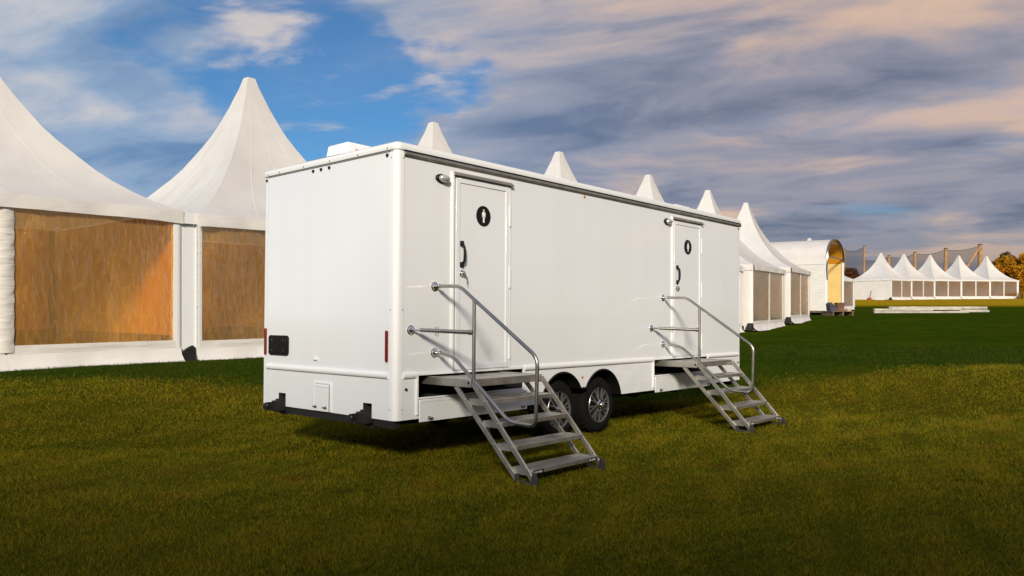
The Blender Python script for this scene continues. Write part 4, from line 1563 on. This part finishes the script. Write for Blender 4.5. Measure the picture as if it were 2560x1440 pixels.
roof_vent(0.32, 0.95, 1.18, 1.60, 0.26, 0.06)
roof_vent(3.18, 3.86, 0.68, 1.10, 0.24, 0.24)
roof_vent(6.18, 6.90, 0.66, 1.08, 0.24, 0.24)


# fold-out stairs -------------------------------------------------------------
def make_stairs():
    st = empty('stairs', UP, (0, 0, 0), trailer)
    xl, xr = 0.405, 1.405
    zp = 0.385
    # platform: frame and deck boards
    mb = MB()
    mb.box(xl, xl + 0.03, -0.545, 0.45, zp - 0.075, zp)
    mb.box(xr - 0.03, xr, -0.545, 0.45, zp - 0.075, zp)
    mb.box(xl + 0.03, xr - 0.03, -0.545, -0.515, zp - 0.07, zp - 0.001)
    for k in range(4):
        y0 = -0.513 + k * 0.135
        mb.box(xl + 0.032, xr - 0.032, y0, y0 + 0.131, zp - 0.03, zp - 0.006 - 0.0015 * (k % 2))
    for x in (xl - 0.004, xr - 0.016):
        mb.lathe([(0.014, x), (0.014, x + 0.02)], (0, -0.52, zp - 0.035), 0, 10, 1)
    mb.build('platform', [M['alu'], M['matt']], st, bevel=0.003)
    fa, fb = (-0.555, 0.355), (-1.275, -0.43)
    ga, gb = (-0.345, 0.315), (-1.085, -0.43)
    def on(a, b, z):
        t = (z - a[1]) / (b[1] - a[1])
        return a[0] + (b[0] - a[0]) * t
    for x in (xl + 0.018, xr - 0.018):
        for a, b in ((fa, fb), (ga, gb)):
            mb = MB()
            mb.bar((x, a[0], a[1]), (x, b[0], b[1]), 0.020, 0.045, (0, -1, 0.9))
            for z in (0.2, 0.02, -0.16, -0.33):
                mb.lathe([(0.009, x - 0.014), (0.009, x + 0.014)], (0, on(a, b, z), z), 0, 8)
            mb.build('stringer', M['alu'], st, bevel=0.002)
        mb = MB()
        mb.prism([(-1.07, -0.452), (-1.305, -0.456), (-1.305, -0.40), (-1.285, -0.35), (-1.262, -0.35), (-1.245, -0.432), (-1.11, -0.432), (-1.09, -0.38), (-1.065, -0.38)], 0, x - 0.014, x + 0.014)
        mb.build('foot_plate', M['aludark'], st, bevel=0.002)
    for k, z in enumerate((0.207, 0.027, -0.153, -0.333)):
        yf = -0.725 - 0.172 * k
        yb = yf + 0.225
        mb = MB()
        mb.box(xl + 0.034, xr - 0.034, yf, yf + 0.018, z - 0.035, z + 0.001)
        mb.box(xl + 0.034, xr - 0.034, yb - 0.014, yb, z - 0.036, z + 0.001)
        for q in range(5):
            y0 = yf + 0.020 + q * 0.0385
            mb.box(xl + 0.036, xr - 0.036, y0, y0 + 0.0365, z - 0.012, z - 0.001 + 0.0012 * (q % 2))
        for x in (xl + 0.030, xr - 0.036):
            mb.box(x, x + 0.006, yf + 0.004, yb - 0.004, z - 0.052, z + 0.004)
        tr = mb.build('tread', M['alu'], st, bevel=0.0015)
        if k == 3:
            for xa, xb in ((xl + 0.055, xl + 0.185), (xr - 0.175, xr - 0.05)):
                MB().box(xa, xb, yf - 0.0012, yf - 0.0004, z - 0.034, z - 0.006).build('sticker', M['aludark'], st)
            for xx in (xl + 0.062, xr - 0.168):
                text_mesh('LIFT HERE', 0.021, M['white_print'], (xx, yf - 0.0022, z - 0.030), st)
        if k == 1:
            MB().tube(fillet([(xl + 0.05, yb - 0.05, z - 0.045), (xl + 0.035, yb - 0.05, z - 0.09), (xl + 0.03, yb - 0.05, z - 0.125), (xl + 0.05, yb - 0.05, z - 0.145), (xl + 0.07, yb - 0.05, z - 0.125), (xl + 0.065, yb - 0.05, z - 0.09), (xl + 0.051, yb - 0.05, z - 0.045)], 0.012), 0.004, 6).build('carabiner', M['steel'], st)
    # handrail loop, post and braces (left of the stairs)
    x = 0.425
    loop = [(0.462, -0.075, 1.227), (x, -0.38, 1.219), (x, -1.30, 0.604), (x, -1.285, 0.035), (x, -0.99, 0.045), (x, -0.308, 0.575), (0.462, -0.085, 0.603)]
    MB().tube(fillet(loop, 0.075, 6), 0.0165, 12).build('handrail', M['steel'], st)
    MB().tube([(x, -0.566, 1.085), (x, -0.566, 0.355)], 0.0165, 12).build('rail_post', M['steel'], st)
    mb = MB()
    mb.tube([(0.215, -0.085, 0.818), (0.405, -0.545, 0.802)], 0.019, 12)
    mb.tube([(0.398, -0.528, 0.8025), (0.412, -0.562, 0.8015)], 0.024, 12)
    mb.build('rail_brace', M['steel'], st)
    pn = MB()
    pn.tube([(0.275, -0.23, 0.85), (0.275, -0.23, 0.765), (0.285, -0.25, 0.765), (0.285, -0.25, 0.85)], 0.004, 6)
    pn.build('locking_pin', M['steel'], st)
    for (fx, fz), tgt in (((0.468, 1.227), (0.462, -0.085, 1.227)), ((0.175, 0.819), (0.218, -0.092, 0.818)), ((0.468, 0.603), (0.462, -0.095, 0.603))):
        mb = MB()
        mb.lathe([(0.046, 0.0), (0.046, -0.006), (0.034, -0.010), (0.032, -0.018), (0.018, -0.024), (0.0001, -0.026)], (fx, 0, fz), 1, 20)
        mb.tube([(fx, -0.018, fz), Vector((fx, -0.018, fz)).lerp(Vector(tgt), 0.6), tgt], 0.012, 10, radii=[0.010, 0.011, 0.022])
        t2 = Vector(tgt)
        mb.build('wall_flange', M['chrome'], st)
    return st


st1 = make_stairs()
st1['label'] = 'fold-out metal stairs under the men door'
st2 = copy_tree(st1, trailer)
st2.location = (UP[0] + DX, UP[1], UP[2])
st2['label'] = 'fold-out metal stairs under the women door'
